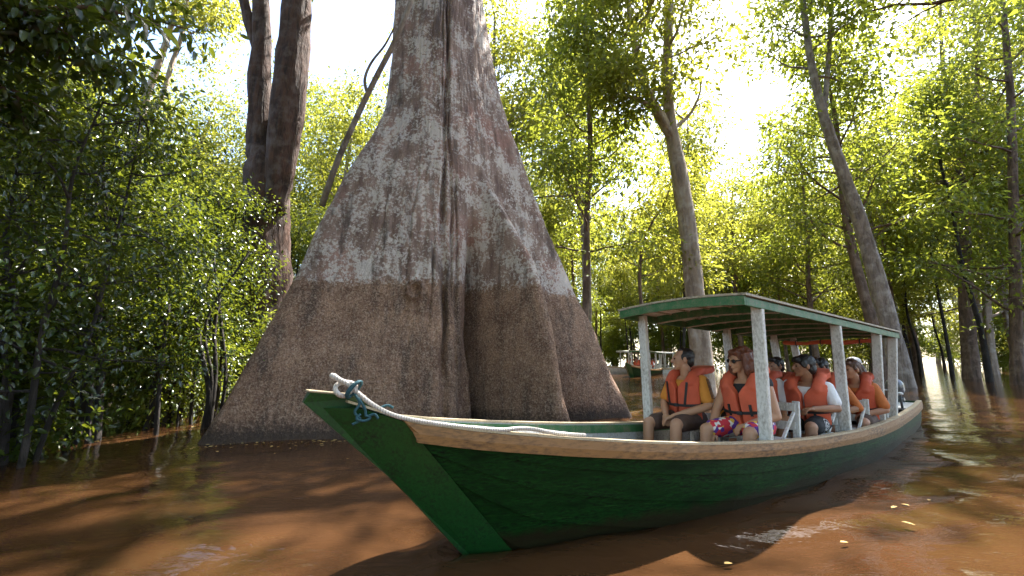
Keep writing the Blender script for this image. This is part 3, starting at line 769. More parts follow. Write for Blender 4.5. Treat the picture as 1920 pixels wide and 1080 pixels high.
    # shorts or trousers
    if legs:
        b = Blob(); b.ell((0, 0, .09), (.172, .140, .105))
        for s in (-1, 1):
            hip = np.array([s * .088, .03, .095]); b.chain([hip, hip + (KN[s] - hip) * .80], [.104, .086])
        b.build('shorts', M[bottom], p, max(vox, .009), 3, .45)
    # hair
    b = Blob()
    if hair == 'short':
        b.ell(Hd((0, -.026, .048)), (.084, .096, .086), Rh); b.ell(Hd((0, -.065, -.01)), (.066, .052, .066), Rh); b.ell(Hd((0, .045, .088)), (.056, .045, .036), Rh)
        for s in (-1, 1): b.ell(Hd((s * .070, .012, .030)), (.014, .022, .032), Rh)
        b.build('hair', M[hair_mat], p, .007, 1, .6, .0022)
    elif hair == 'bowl':
        b.ell(Hd((0, -.022, .046)), (.092, .105, .088), Rh); b.ell(Hd((0, -.06, -.02)), (.078, .060, .075), Rh); b.ell(Hd((0, .058, .070)), (.070, .042, .040), Rh)
        for s in (-1, 1): b.ell(Hd((s * .072, .020, .030)), (.022, .036, .045), Rh)
        b.build('hair', M[hair_mat], p, .007, 1, .6, .0025)
    elif hair == 'receding':
        b.ell(Hd((0, -.034, .044)), (.082, .090, .080), Rh); b.ell(Hd((0, -.066, -.014)), (.066, .050, .066), Rh); b.ell(Hd((0, .012, .098)), (.052, .040, .022), Rh)
        for s in (-1, 1): b.ell(Hd((s * .072, .006, .025)), (.012, .020, .036), Rh)
        b.build('hair', M[hair_mat], p, .007, 1, .6, .0020)
    else:
        rg = random.Random(5 if hair == 'long' else 8); b.ell(Hd((0, -.028, .045)), (.093, .104, .088), Rh); b.ell(Hd((0, .048, .080)), (.066, .042, .034), Rh)
        dn = .20 if hair == 'long' else .13
        for q in range(46):
            a = rg.uniform(.42, 1.58) * math.pi * 1.0; a = rg.uniform(-2.15, 2.15) ; x0 = .090 * math.sin(a); y0 = -.02 - .098 * math.cos(a)
            fl = rg.uniform(1.0, 1.35); zt = rg.uniform(-.01, .06); zb = -rg.uniform(.3, 1.0) * dn
            P = [Hd((x0, y0, zt)), Hd((x0 * fl, y0 * fl, (zt + zb) / 2)), Hd((x0 * fl * rg.uniform(.85, 1.15), y0 * fl, zb))]
            b.chain(P, [.026, .028, .014])
        b.build('hair', M[hair_mat], p, .0075, 1, .6, .0042)
    if glasses:
        gl = []
        for s in (-1, 1):
            V = SPH[0] * np.array((.027, .010, .021)); gl.append((V @ Rh.T + Hd((s * .034, .090, .006)), SPH[1]))
            bb = Blob(); bb.cap(Hd((s * .060, .082, .012)), Hd((s * .086, -.01, .012)), .005, .004); gl.append((np.array(bb.V), bb.F))
        bb = Blob(); bb.cap(Hd((-.012, .096, .012)), Hd((.012, .096, .012)), .004, .004); gl.append((np.array(bb.V), bb.F))
        bb = Blob(); [bb.add(v, f) for v, f in gl]; link('sunglasses', mesh_py('sunglasses', bb.V, bb.F, True), M['lens'], p)
    if capm:
        b = Blob(); b.ell(Hd((0, -.014, .066)), (.094, .108, .072), Rh); b.ell(Hd((0, .105, .050)), (.066, .070, .012), Rh); b.build('cap', M[capm], p, .008, 2, .5)
    # life vest: two thick front slabs, a horseshoe collar and a head pillow sticking out behind
    if vest:
        b = Blob(); th_ = .062
        for s in (-1, 1):
            A, Bv = [], []
            for zq in np.linspace(.115, .545, 9):
                k0, k1 = np.interp(zq, [.10, .44, .50, .56], [3, 3.5, 16, 40]), np.interp(zq, [.10, .42, .56], [64, 62, 70])
                ra, rb = [], []
                for ph in np.radians(np.linspace(k0, k1, 8)):
                    ax, ay = np.interp(zq, [.1, .3, .5], [.172, .184, .178]), np.interp(zq, [.1, .3, .5, .56], [.135, .138, .115, .085]); tk = th_ * (1 if zq < .5 else .8)
                    ra.append(T((s * ax * math.sin(ph), ay * math.cos(ph), zq))); rb.append(T((s * (ax + tk) * math.sin(ph), (ay + tk) * math.cos(ph), zq)))
                A.append(ra); Bv.append(rb)
            b.slab(A, Bv)
            b.chain([T((s * .120, .115, .49)), T((s * .130, .04, .560)), T((s * .118, -.06, .585)), T((s * .085, -.135, .585))], [.046, .046, .048, .050], 1.25)
        A, Bv = [], []
        for y in np.linspace(-.09, -.11 - pillow, 5):
            wd = np.interp(y, [-.11 - pillow, -.22, -.09], [.10, .165, .15]); zz_ = .575 + (-.09 - y) * .02
            A.append([T((x, y, zz_ - .030)) for x in np.linspace(-wd, wd, 5)]); Bv.append([T((x, y, zz_ + .034)) for x in np.linspace(-wd, wd, 5)])
        b.slab(A, Bv)
        vo = b.build('life_vest', M[vest], p, .0085, 3, .5)
        def ring(zq, a0, a1, n=22, off=.066):
            P, N = [], []
            for ph in np.radians(np.linspace(a0, a1, n)):
                ax, ay = np.interp(zq, [.1, .3, .5], [.172, .184, .178]) + off, np.interp(zq, [.1, .3, .5, .56], [.135, .138, .115, .085]) + off
                P.append(T((ax * math.sin(ph), ay * math.cos(ph), zq))); nv = Rt @ np.array([math.sin(ph) / ax, math.cos(ph) / ay, 0]); N.append(nv / np.linalg.norm(nv))
            return P, N
        zs = .265
        P, N = ring(zs, -66, 66); ribbon('strap', P, N, .026, .006, M['strap'], vo)
        P, N = ring(zs, 66, 294, 22, .012); ribbon('strap', P, N, .026, .006, M['strap'], vo)
        for s in (-1, 1):
            if straps == 'waist': zz2 = np.linspace(zs - .03, zs + .075, 6)
            else: zz2 = np.linspace(zs, .50, 8)
            P, N = [], []
            for zq in zz2: a, n_ = ring(zq, s * (24 if straps == 'waist' else 22 + 40 * (zq - zs)), s * 24.5, 2); P.append(a[0]); N.append(n_[0])
            ribbon('strap', P, N, .024, .007, M['strap'], vo)
        bq = bevel_box('buckle', .05, .016, .034, .004); P, N = ring(zs, -2, 2, 3); bo_ = link('buckle', bq, M['strap'], vo); bo_.location = Vector(P[1]) + Vector(N[1]) * .006
    return p

FACE = YAW + math.pi / 2          # passengers face the bow
def seat_on(s, b, z=.455): return bpt(s, b, z)
make_person('man in amber shirt and brown shorts with open hands in his lap, front bench', seat_on(3.14, -.36), FACE, 'skin_b', 1.0, .10, .10, 0, (R_(48), -.02, 0), 'receding', 'hair_black',
            'yellow_shirt', 'brown_shorts', 'orange_deep', hands={1: (.05, .37, .15), -1: (-.06, .40, .15)}, elbows={1: (.24, .13, .24), -1: (-.27, .10, .25)}, knees={1: (.17, .50, .07), -1: (-.15, .50, .09)}, vox=.0065, straps='harness', stripes=True, pillow=.25, sleeve=.72)
make_person('woman with auburn hair and sunglasses in floral shorts, front bench beside the near post', seat_on(3.20, .33), FACE, 'skin_b', 1.0, .20, .05, .05, (R_(26), .16, -.06), 'long', 'hair_auburn',
            'black_cloth', 'floral', 'orange', hands={1: (.21, .40, .05), -1: (-.10, .34, .14)}, elbows={1: (.27, .19, .22), -1: (-.25, .12, .21)}, knees={1: (.22, .47, .07), -1: (-.17, .46, .085)}, vox=.0065, glasses=True, pillow=.12, sleeve=.04)
make_person('boy in white shirt and black printed shorts seated behind the woman with auburn hair', seat_on(4.42, .40), FACE, 'skin_c', .97, .22, .0, -.04, (R_(46), .04, 0), 'bowl', 'hair_black',
            'white_shirt', 'black_print', 'orange', hands={1: (.12, .40, .17), -1: (-.16, .38, .27)}, elbows={1: (.25, .14, .25), -1: (-.29, .14, .27)}, knees={1: (.13, .47, .08), -1: (-.15, .47, .09)}, vox=.0065, pillow=.26, sleeve=.70)
make_person('passenger mostly hidden behind the front near post, orange vest collar showing', seat_on(4.35, -.10), FACE, 'skin_a', .98, .10, 0, 0, (R_(30), 0, 0), 'short', 'hair_black', 'white_shirt', 'black_cloth', 'orange', vox=.010, pillow=.14)
make_person('passenger in rust sleeves whose black hair shows behind the boy in white', seat_on(5.38, .27), FACE, 'skin_c', .97, .18, 0, .10, (R_(34), 0, 0), 'short', 'hair_black', 'rust_shirt', 'brown_shorts', 'orange_deep', vox=.010, pillow=.16, elbows={-1: (-.30, .06, .24)}, sleeve=1.0)
make_person('passenger with short brown hair peering out behind the third bench', seat_on(5.95, -.06), FACE, 'skin_b', 1.0, .05, 0, 0, (R_(10), 0, 0), 'short', 'hair_brown', 'grey_cloth', 'black_cloth', 'orange_deep', vox=.010, pillow=.1)
make_person('curly-haired woman in orange vest and sunglasses on the rear bench', seat_on(6.22, .32), FACE, 'skin_b', .98, .16, 0, 0, (R_(12), .06, 0), 'curly', 'hair_brown', 'rust_shirt', 'grey_cloth', 'orange', vox=.010, glasses=True, pillow=.1, elbows={-1: (-.29, .10, .22)}, sleeve=.4)
make_person('passenger in grey shirt on the far side of the third bench', seat_on(5.30, -.30), FACE, 'skin_a', .98, .12, 0, 0, (R_(25), 0, 0), 'short', 'hair_black', 'grey_cloth', 'black_cloth', 'orange', vox=.011, pillow=.14)
make_person('passenger leaning out in orange behind the second near post', seat_on(5.92, .43), FACE, 'skin_a', .97, .26, 0, 0, (R_(30), .05, 0), 'short', 'hair_brown', 'rust_shirt', 'brown_shorts', 'orange_deep', vox=.011, pillow=.2, elbows={-1: (-.29, .14, .22)}, sleeve=.8)
make_person('passenger on the far side of the rear bench in front of the boatman', seat_on(6.30, -.22), FACE, 'skin_c', .98, .08, 0, 0, (R_(15), 0, 0), 'short', 'hair_black', 'white_shirt', 'black_cloth', 'orange_deep', vox=.011, pillow=.12)
make_person('boatman in white cap sitting highest at the stern', seat_on(7.15, .05, .50), FACE, 'skin_c', 1.0, .0, 0, 0, (R_(8), 0, 0), 'short', 'hair_black', 'white_shirt', 'black_cloth', 'orange_deep', vox=.010, capm='cap_white', pillow=.06)

# ================================================================ THINGS ON THE CANOE
def bchain(pts): return [tuple(bpt(*q)) for q in pts]
def rope_bumps(o): return o
P = spline([bpt(*q) for q in ((-.96, .06, .985), (-.91, .09, .955), (-.86, .10, .93), (-.80, .11, .875), (-.72, .14, .815), (-.62, .175, .765), (-.50, .215, .735), (-.36, .26, .712), (-.18, .315, .690), (0, .372, .675), (.12, .398, .682), (.22, .415, .675), (.34, .44, .652), (.46, .455, .636), (.62, .47, .622))], 90)
k = NT('white_rope'); v = k.coord('Object'); wv = k.n('ShaderNodeTexWave'); wv.inputs['Scale'].default_value = 22; wv.inputs['Distortion'].default_value = 1; k.l(v, wv.inputs[0])
k.set(Base_Color=k.mix(k.noise(v, 14), (.40, .36, .32), (.58, .53, .48)), Roughness=.8, Normal=k.bump(wv.outputs[1], .5, .006)); M['rope'] = k.m
rope = tube('mooring_rope', P, np.interp(np.linspace(0, 1, 90), [0, .02, .06, 1], [.010, .018, .014, .013]), M['rope'], None, 10)
tag(rope, 'thick white mooring rope draped along the near gunwale from the bow', 'rope')
lp = [bpt(-.875 + .055 * math.cos(a), .085 + .02 * math.sin(a * 2), .905 + .038 * math.sin(a)) for a in np.linspace(0, 6.6, 26)]
tube('knot_loop', [Vector(q) for q in lp], .014, M['rope'], rope, 8)
k = NT('teal_rope'); v = k.coord('Object'); k.set(Base_Color=k.mix(k.noise(v, 60), (.008, .045, .06), (.018, .09, .11)), Roughness=.7, Normal=k.bump(k.noise(v, 160), .6, .004)); M['teal_rope'] = k.m
cordP = [bpt(-.835 + .040 * math.cos(a) * (1 - .1 * a / 6), .10 + .012 * a / 6 + .03 * math.sin(a), .905 + .045 * math.sin(a * 1.02 + .6)) for a in np.linspace(0, 11.5, 40)]
cord = tube('lashing_cord', [Vector(q) for q in cordP], .009, M['teal_rope'], None, 8)
tag(cord, 'thin teal cord lashing the white rope to the bow', 'cord')
for pts in (((-.83, .115, .88), (-.80, .125, .83), (-.82, .12, .78), (-.79, .13, .74), (-.83, .125, .715)), ((-.81, .12, .86), (-.77, .135, .80), (-.76, .14, .76), (-.72, .16, .77), (-.70, .17, .745)), ((-.78, .12, .80), (-.70, .13, .80), (-.64, .12, .815), (-.60, .11, .80)), ((-.79, .13, .77), (-.81, .135, .745), (-.77, .145, .735), (-.74, .15, .75), (-.77, .14, .765))):
    tube('cord_tail', spline([bpt(*q) for q in pts], 22), .008, M['teal_rope'], cord, 7)
for o in list(cord.children) + list(rope.children): o.matrix_parent_inverse = Matrix.Identity(4)

# red and white vest hung on the front bench, dark bag on the floor, outboard and stern gear, rolled orange tarp
b = Blob()
for sd in (-1, 1): b.chain([(sd * .10, .02, .0), (sd * .11, .035, .16), (sd * .09, .02, .30), (sd * .04, -.02, .36)], [.055, .062, .055, .045], 1.0)
b.cap((-.06, -.02, .37), (.06, -.02, .37), .05, .05)
hv = empty('hung_life_vest', bpt(3.62, -.13, .68), (R_(14), R_(-22), FACE + .5)); tag(hv, 'red and white life vest hung on the bench behind the man', 'life vest')
b.build('panel', M['red_vest'], hv, .009, 3, .5)
b = Blob(); b.cap((-.10, .085, .03), (.12, .085, .10), .025, .025); b.cap((.10, .06, .02), (.13, .06, .24), .028, .022); b.build('white_trim', M['white_shirt'], hv, .009, 2, .5)
b = Blob(); b.ell((0, 0, .15), (.16, .12, .17)); b.ell((0, .10, .11), (.11, .06, .10)); b.cap((-.08, -.09, .10), (-.06, -.10, .30), .018, .018)
bag = empty('backpack', bpt(3.44, .0, .455), (0, 0, FACE + .3)); tag(bag, 'dark backpack set between the man and the woman', 'bag'); b.build('sack', M['black_cloth'], bag, .009, 3, .5)
ribbon('piping', [(.13 * math.sin(a), .168 - .03 * abs(math.sin(a)), .16 + .08 * math.cos(a)) for a in np.linspace(-1.4, 1.4, 12)], [(0, 1, 0)] * 12, .016, .004, M['yellow_shirt'], bag)

om = empty('outboard_motor', bpt(8.9, .02, .66), (0, 0, YAW)); tag(om, 'dark outboard motor mounted at the stern', 'motor')
b = Blob(); b.ell((.30, 0, .30), (.20, .14, .15)); b.ell((.36, 0, .24), (.17, .13, .12)); b.build('cowling', M['dark_metal'], om, .012, 3, .6)
beam('shaft', (.40, 0, .15), (.46, 0, -.75), .09, .13, M['dark_metal'], om, .02, (1, 0, 0)); beam('tiller', (.12, 0, .22), (-.55, .06, .28), .03, .03, M['dark_metal'], om, .008)
beam('bracket', (.34, 0, .08), (.46, 0, -.02), .2, .08, M['dark_metal'], om, .01)
fc = empty('fuel_can', bpt(7.55, .24, .02), (0, 0, YAW)); tag(fc, 'red plastic fuel can standing beside the rear post', 'fuel can')
beam('can_body', (0, 0, .24), (0, 0, .62), .20, .26, M['red_plastic'], fc, .03, (1, 0, 0)); tube('can_handle', spline([(-.08, 0, .61), (-.05, 0, .68), (.05, 0, .68), (.08, 0, .61)], 14), .014, M['red_plastic'], fc); beam('can_shelf', (0, 0, .19), (0, 0, .235), .34, .34, M['white_wood'], fc, .01, (1, 0, 0))
pl = empty('stern_pole', bpt(8.3, .30, .60), (0, 0, YAW)); tag(pl, 'short dark pole with white knob on the stern', 'pole')
tube('pole_shaft', [(0, 0, 0), (0, 0, .12), (0, 0, .24)], .018, M['dark_metal'], pl); b = Blob(); b.ell((0, 0, .25), (.045, .045, .03)); b.build('knob', M['white_wood'], pl, .008, 1, 1)
b = Blob(); Pq = [(-.62 + 1.24 * t, .012 * math.sin(9 * t), .012 * math.sin(14 * t)) for t in np.linspace(0, 1, 9)]; b.chain(Pq, [.034 + .006 * math.sin(5 * q) for q in range(9)])
tp = empty('rolled_tarp', bpt(6.35, 0, 1.625), (0, 0, YAW + math.pi / 2)); tag(tp, 'orange rolled tarp tied under the rear of the roof', 'tarp'); b.build('roll', M['orange'], tp, .01, 2, .5)
for t in (-.4, .1, .45): tube('tie', [(t, .045 * math.cos(a), .045 * math.sin(a)) for a in np.linspace(0, 6.28, 12)], .008, M['strap'], tp, 6)

# ================================================================ FOREST
def leaf_arrays(P, D, Nn, L, W, rich=False, fold=.35, droop=.25):
    """one folded blade per row: P base, D axis, Nn blade normal"""
    D = D / (np.linalg.norm(D, axis=1)[:, None] + 1e-9)
    S_ = np.cross(D, Nn); S_ /= np.linalg.norm(S_, axis=1)[:, None] + 1e-9; N2 = np.cross(S_, D)
    L = L[:, None]; W = W[:, None]; n = len(P); idx = np.arange(n)[:, None]
    if not rich:
        mid = P + D * L * .45 - N2 * L * .02
        V = np.stack([P, mid + S_ * W * .5 + N2 * W * fold * .5, P + D * L - N2 * L * droop, mid - S_ * W * .5 + N2 * W * fold * .5], 1)
        i4 = idx * 4; F = np.concatenate([i4 + np.array([[0, 1, 2]]), i4 + np.array([[0, 2, 3]])], 0)
        return V.reshape(-1, 3), F
    a = P + D * L * .28; c = P + D * L * .70 - N2 * L * droop * .45; tip = P + D * L - N2 * L * droop; up = N2 * W * fold * .5
    V = np.stack([P, a + S_ * W * .46 + up, c + S_ * W * .40 + up * .8, tip, c - S_ * W * .40 + up * .8, a - S_ * W * .46 + up, a, c], 1); i8 = idx * 8
    F = np.concatenate([i8 + np.array([q]) for q in ([0, 1, 6, 6], [6, 1, 2, 7], [7, 2, 3, 3], [0, 6, 5, 5], [6, 7, 4, 5], [7, 3, 4, 4])], 0)
    q = F[[i for i in range(len(F))]]
    quads = np.concatenate([i8 + np.array([q_]) for q_ in ([6, 1, 2, 7], [6, 7, 4, 5])], 0); tris = np.concatenate([i8 + np.array([q_]) for q_ in ([0, 1, 6], [7, 2, 3], [0, 6, 5], [7, 3, 4])], 0)
    return V.reshape(-1, 3), [quads, tris]

def clumps(rs, C, per, sig, llen, wr=.42, rich=False, out=None, hang=.35):
    C = np.asarray(C, float); n = len(C) * per
    base = np.repeat(C, per, 0); off = rs.normal(0, 1, (n, 3)) * np.array([sig, sig, sig * .62])
    P = base + off; D = off / (np.linalg.norm(off, axis=1)[:, None] + 1e-6) + rs.normal(0, .55, (n, 3)); D[:, 2] -= hang
    Nn = rs.normal(0, .45, (n, 3)); Nn[:, 2] += 1
    L = llen * rs.uniform(.65, 1.3, n)
    return leaf_arrays(P, D, Nn, L, L * wr * rs.uniform(.8, 1.2, n), rich)

def limb(rs, a, d, L, r0, n=6, curl=.25, rise=.15):
    P = [np.array(a, float)]; d = np.array(d, float); d /= np.linalg.norm(d)
    for i in range(n):
        d = d + rs.normal(0, curl, 3) * .45 + np.array([0, 0, rise * .25]); d /= np.linalg.norm(d); P.append(P[-1] + d * L / n)
    return np.array(P), np.linspace(r0, r0 * .22, n + 1)

def make_wood(rs, trunks, limbs, ksides=18, flute=.15):
    parts = []
    for P, rad in trunks:
        n = max(10, int(len(P) * 4)); Ps = spline(P, n); rr = np.interp(np.linspace(0, 1, n), np.linspace(0, 1, len(rad)), rad)
        a = np.linspace(0, 2 * np.pi, ksides, endpoint=False)[None]; z = np.linspace(0, 1, n)[:, None]; ph = rs.uniform(0, 6.28, 4)
        wob = 1 + flute * (np.sin(3 * a + ph[0] + 2 * z) + .7 * np.sin(5 * a + ph[1] - 3 * z)) * .6 + .05 * rs.normal(0, 1, (n, ksides))
        parts.append(tube_arrays(Ps, rr, ksides, True, wob))
    for P, rad in limbs: parts.append(tube_arrays(P, rad, 5 if rad[0] < .09 else 7, False) if False else tube_arrays(P, rad, 5 if rad[0] < .09 else 7, True))
    return join_arrays(parts)

def crown_from(rs, trunkP, trunkR, t0, nl, ll, per, sig, llen, elev=(.1, .7), sub=4, rise=.2, rich=False, spread=None, wr=.42):
    """limbs off the upper trunk, twigs off the limbs, leaf clumps along the twigs"""
    trunkP = np.asarray(trunkP, float); n = 60; Ps = spline(trunkP, n); Rr = np.interp(np.linspace(0, 1, n), np.linspace(0, 1, len(trunkR)), trunkR)
    L, C = [], []
    for i in range(nl):
        t = t0 + (1 - t0) * (i + rs.uniform(0, 1)) / nl; q = min(n - 1, int(t * n)); az = i * 2.4 + rs.uniform(-.5, .5); e = rs.uniform(*elev)
        lr = ll * rs.uniform(.65, 1.2) * (1.15 - .55 * (t - t0) / (1 - t0 + 1e-6)); d = np.array([np.cos(az) * np.cos(e), np.sin(az) * np.cos(e), np.sin(e)])
        P, rd = limb(rs, Ps[q], d, lr, max(.018, Rr[q] * .42), 6, .35, rise); L.append((P, rd))
        for j in range(sub):
            u = .3 + .7 * (j + rs.uniform(0, 1)) / sub; k_ = min(5, int(u * 6)); b = P[k_] + (P[k_ + 1] - P[k_]) * (u * 6 - k_)
            a2 = rs.uniform(0, 6.28); d2 = (P[k_ + 1] - P[k_]); d2 = d2 / np.linalg.norm(d2) * .7 + np.array([np.cos(a2), np.sin(a2), rs.uniform(-.35, .5)])
            P2, r2 = limb(rs, b, d2, lr * rs.uniform(.28, .5), rd[k_] * .5, 4, .4, .05); L.append((P2, r2)); C += [P2[2], P2[3], P2[4]]
        C += [P[-1], P[-2]]
    return L, np.array(C)

def finish_tree(rs, name, trunks, limbs, leafVF, bm_, lm_, rich=False):
    V, Q, T = make_wood(rs, trunks, limbs); wood = mesh_np(name + '_wood', V, [Q, T])
    lv, lf = leafVF; leaf = mesh_np(name + '_leaves', lv, lf, False)
    wood.materials.append(M[bm_]); leaf.materials.append(M[lm_]); return wood, leaf

def place_tree(nm, wood, leaf, loc, rz, sc, label, cat='tree', group=None, parts=('trunk', 'crown')):
    t = empty(nm, loc, (0, 0, rz)); t.scale = (sc,) * 3 if not isinstance(sc, tuple) else sc
    link(parts[0], wood, None, t); link(parts[1], leaf, None, t); tag(t, label, cat, group); return t

def generic(seed, h, r, t0, nl, ll, per, sig, llen, bm_, lm_, lean=.06, sub=4, elev=(.05, .7), wr=.42):
    rs = np.random.RandomState(seed); n = 6
    P = np.zeros((n, 3)); P[:, 2] = np.linspace(-.6, h, n); P[1:, :2] = np.cumsum(rs.normal(0, lean * h / n, (n - 1, 2)), 0)
    R0 = np.interp(np.linspace(0, 1, n), [0, .06, .5, 1], [r * 1.45, r, r * .75, r * .2])
    L, C = crown_from(rs, P, R0, t0, nl, ll, per, sig, llen, elev, sub, wr=wr)
    return finish_tree(rs, 'tree%d' % seed, [(P, R0)], L, clumps(rs, C, per, sig, llen, wr), bm_, lm_)

VAR = [generic(11, 17, .24, .40, 24, 3.7, 20, .50, 0.25, 'bark_brown', 'leaf_forest', sub=5, wr=.5), generic(12, 20, .26, .46, 24, 4.2, 20, .55, 0.26, 'bark_grey', 'leaf_yellow', sub=5, wr=.5),
       generic(13, 15, .18, .36, 24, 3.2, 20, .48, 0.23, 'bark_brown', 'leaf_yellow', sub=5, wr=.5), generic(14, 22, .28, .50, 24, 4.6, 20, .58, 0.27, 'bark_grey', 'leaf_forest', sub=5, wr=.5),
       generic(15, 13, .14, .30, 26, 2.9, 20, .46, 0.22, 'bark_brown', 'leaf_forest', sub=5, wr=.5), generic(16, 20, .20, 0.30, 24, 3.6, 20, .52, 0.25, 'bark_pale', 'leaf_yellow', sub=5, wr=.5)]
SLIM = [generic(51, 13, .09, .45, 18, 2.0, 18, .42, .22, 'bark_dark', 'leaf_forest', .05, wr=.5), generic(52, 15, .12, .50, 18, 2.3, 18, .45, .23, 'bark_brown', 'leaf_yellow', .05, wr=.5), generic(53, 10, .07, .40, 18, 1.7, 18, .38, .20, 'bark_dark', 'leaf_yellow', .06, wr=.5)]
UND = [generic(31, 5.5, .07, .08, 22, 1.9, 17, .34, .22, 'bark_brown', 'leaf_forest', .08, wr=.5), generic(32, 7.5, .09, .10, 24, 2.2, 17, .38, .24, 'bark_brown', 'leaf_yellow', .07, wr=.5), generic(33, 4.2, .06, .05, 20, 1.8, 17, .32, .21, 'bark_brown', 'leaf_forest', .1, wr=.5)]

def ang_free(x, y, h):
    """keep some sight lines to the open sky and the water lane clear"""
    px = 960 + F_PX * x / y
    if y > 46 and px < 800: return True
    if 575 < px < 745 and h > 8.5 * y / 17: return False
    if 1340 < px < 1510 and y < 60 and h > 10 * y / 22: return False
    if 250 < px < 440 and h > 10.5 * y / 20: return False
    return True
rf = random.Random(21); spots = []
def try_spots(y0, y1, n, gap, variants, label, grp, nm, smin=.85, smax=1.2, hs=(17, 20, 15, 22, 13, 18)):
    done = tries = 0
    while done < n and tries < n * 60:
        tries += 1; y = rf.uniform(y0, y1); x = rf.uniform(-1.42, 1.42) * y
        px = 960 + F_PX * x / y
        if any((x - a) ** 2 + (y - b) ** 2 < gap ** 2 for a, b in spots): continue
        if 1120 < px < 1275 and y < 34: continue                    # the lane with the other boats
        v = rf.randrange(len(variants)); sc = rf.uniform(smin, smax)
        if not ang_free(x, y, hs[v] * sc): continue
        spots.append((x, y)); place_tree(nm, variants[v][0], variants[v][1], (x, y, 0), rf.uniform(0, 6.28), sc, label, 'tree', grp); done += 1
    return done

# ---- named trees read off the photograph
def pxpath(pts, Y0, Y1=None):
    Y1 = Y0 if Y1 is None else Y1
    return np.array([at(x, y, Y0 + (Y1 - Y0) * i / (len(pts) - 1)) for i, (x, y) in enumerate(pts)])
def hero(seed, nm, label, trunks, crowns, bm_, lm_, per=17, sig=.5, llen=.25, sub=5, extra=None, rich=False, wr=.5, group=None):
    """trunks: list of (path, radii); crowns: list of (trunk index, t0, limbs, length, elev)"""
    rs = np.random.RandomState(seed); base = trunks[0][0][0].copy(); base[2] = 0
    tr = []
    for q, (P, r) in enumerate(trunks):
        P = np.array(P) - base
        if q == 0 and P[0][2] > -.5: P = np.vstack([[P[0][0] + (P[0][0] - P[1][0]) * .1, P[0][1], -.6], P]); r = [r[0] * 1.25] + list(r)
        tr.append((P, list(r)))
    L, C = [], []
    for ti, t0, nl, ll, el in crowns:
        l_, c_ = crown_from(rs, tr[ti][0], tr[ti][1], t0, nl, ll, per, sig, llen, el, sub); L += l_; C.append(c_)
    C = np.vstack(C)
    w, lf = finish_tree(rs, nm + str(seed), tr, L, clumps(rs, C, per, sig, llen, wr, rich), bm_, lm_)
    return place_tree(nm, w, lf, tuple(base), 0, 1.0, label, 'tree', group)

P = pxpath([(503, 690), (502, 560), (500, 430), (500, 320), (490, 270), (488, 150), (492, 60), (485, -60), (478, -260), (470, -420)], 11.5)
P2 = pxpath([(512, 400), (524, 320), (536, 230), (548, 120), (558, 0), (562, -150), (570, -420)], 11.3)
P3 = pxpath([(487, 100), (468, 40), (452, -30), (430, -160), (400, -320)], 11.5)
hero(41, 'forked_tree', 'thick dark reddish trunk forking in two beside the giant kapok', [(P, [.64, .62, .58, .52, .34, .29, .24, .2, .15, .06]), (P2, [.30, .40, .44, .42, .38, .3, .1]), (P3, [.16, .15, .13, .1, .05])],
     [(0, .80, 9, 3.2, (.0, .7)), (1, .72, 9, 3.4, (.0, .7)), (2, .6, 6, 2.4, (.1, .6))], 'bark_red', 'leaf_forest')
P = pxpath([(1318, 690), (1305, 560), (1290, 420), (1272, 310), (1256, 220), (1252, 120), (1256, 0), (1260, -140), (1270, -300), (1276, -420)], 14)
P2 = pxpath([(1262, 260), (1240, 222), (1212, 170), (1196, 110), (1180, 30), (1172, -80)], 14, 13.2); P3 = pxpath([(1228, 205), (1200, 188), (1172, 180), (1140, 186)], 13.8, 13)
hero(42, 'spreading_tree', 'pale brown spreading tree forking above the front of the canoe roof', [(P, [0.34, 0.31, 0.29, 0.265, 0.20, 0.17, 0.15, 0.12, 0.09, 0.04]), (P2, [0.192, 0.176, 0.144, 0.112, 0.08, 0.04]), (P3, [0.088, 0.08, 0.064, 0.032])],
     [(0, .46, 10, 2.4, (-.15, .6)), (0, .74, 16, 4.4, (-.1, .5)), (1, .5, 12, 2.4, (-.1, .6)), (2, .5, 6, 1.5, (-.1, .5))], 'bark_pale', 'leaf_yellow', 17, .44, 0.22)  # higher crown on the main trunk, out of view, added for dappled shade
P = pxpath([(1692, 716), (1664, 600), (1620, 440), (1577, 312), (1546, 222), (1520, 110), (1506, 0), (1492, -150)], 17.5, 16.8)
P2 = pxpath([(1545, 225), (1552, 120), (1558, 20), (1566, -120)], 17.2)
hero(43, 'leaning_tree', 'tall grey trunk leaning left over the stern of the canoe', [(P, [0.387, 0.324, 0.275, 0.218, 0.175, 0.137, 0.112, 0.0437]), (P2, [0.112, 0.096, 0.08, 0.04])], [(0, .70, 16, 2.6, (-.1, .6)), (1, .3, 10, 2.4, (-.1, .6))], 'bark_grey', 'leaf_forest', 17, .46, 0.24)
P = pxpath([(1822, 704), (1815, 600), (1806, 440), (1801, 340), (1792, 270), (1775, 190), (1766, 90), (1762, -40)], 24); P2 = pxpath([(1800, 320), (1822, 260), (1833, 140), (1832, 0), (1836, -100)], 24)
hero(44, 'straight_tree', 'straight brown trunk standing in open water at the right edge', [(P, [0.36, 0.32, 0.288, 0.24, 0.176, 0.136, 0.096, 0.04]), (P2, [0.16, 0.144, 0.112, 0.08, 0.04])], [(0, .42, 22, 4.4, (-.2, .6)), (1, .3, 14, 3.6, (-.2, .6))], 'bark_brown', 'leaf_yellow', 17, .52, 0.27)
P = pxpath([(1094, 640), (1100, 540), (1101, 400), (1107, 280), (1103, 160), (1098, 60), (1094, -60)], 14.6)
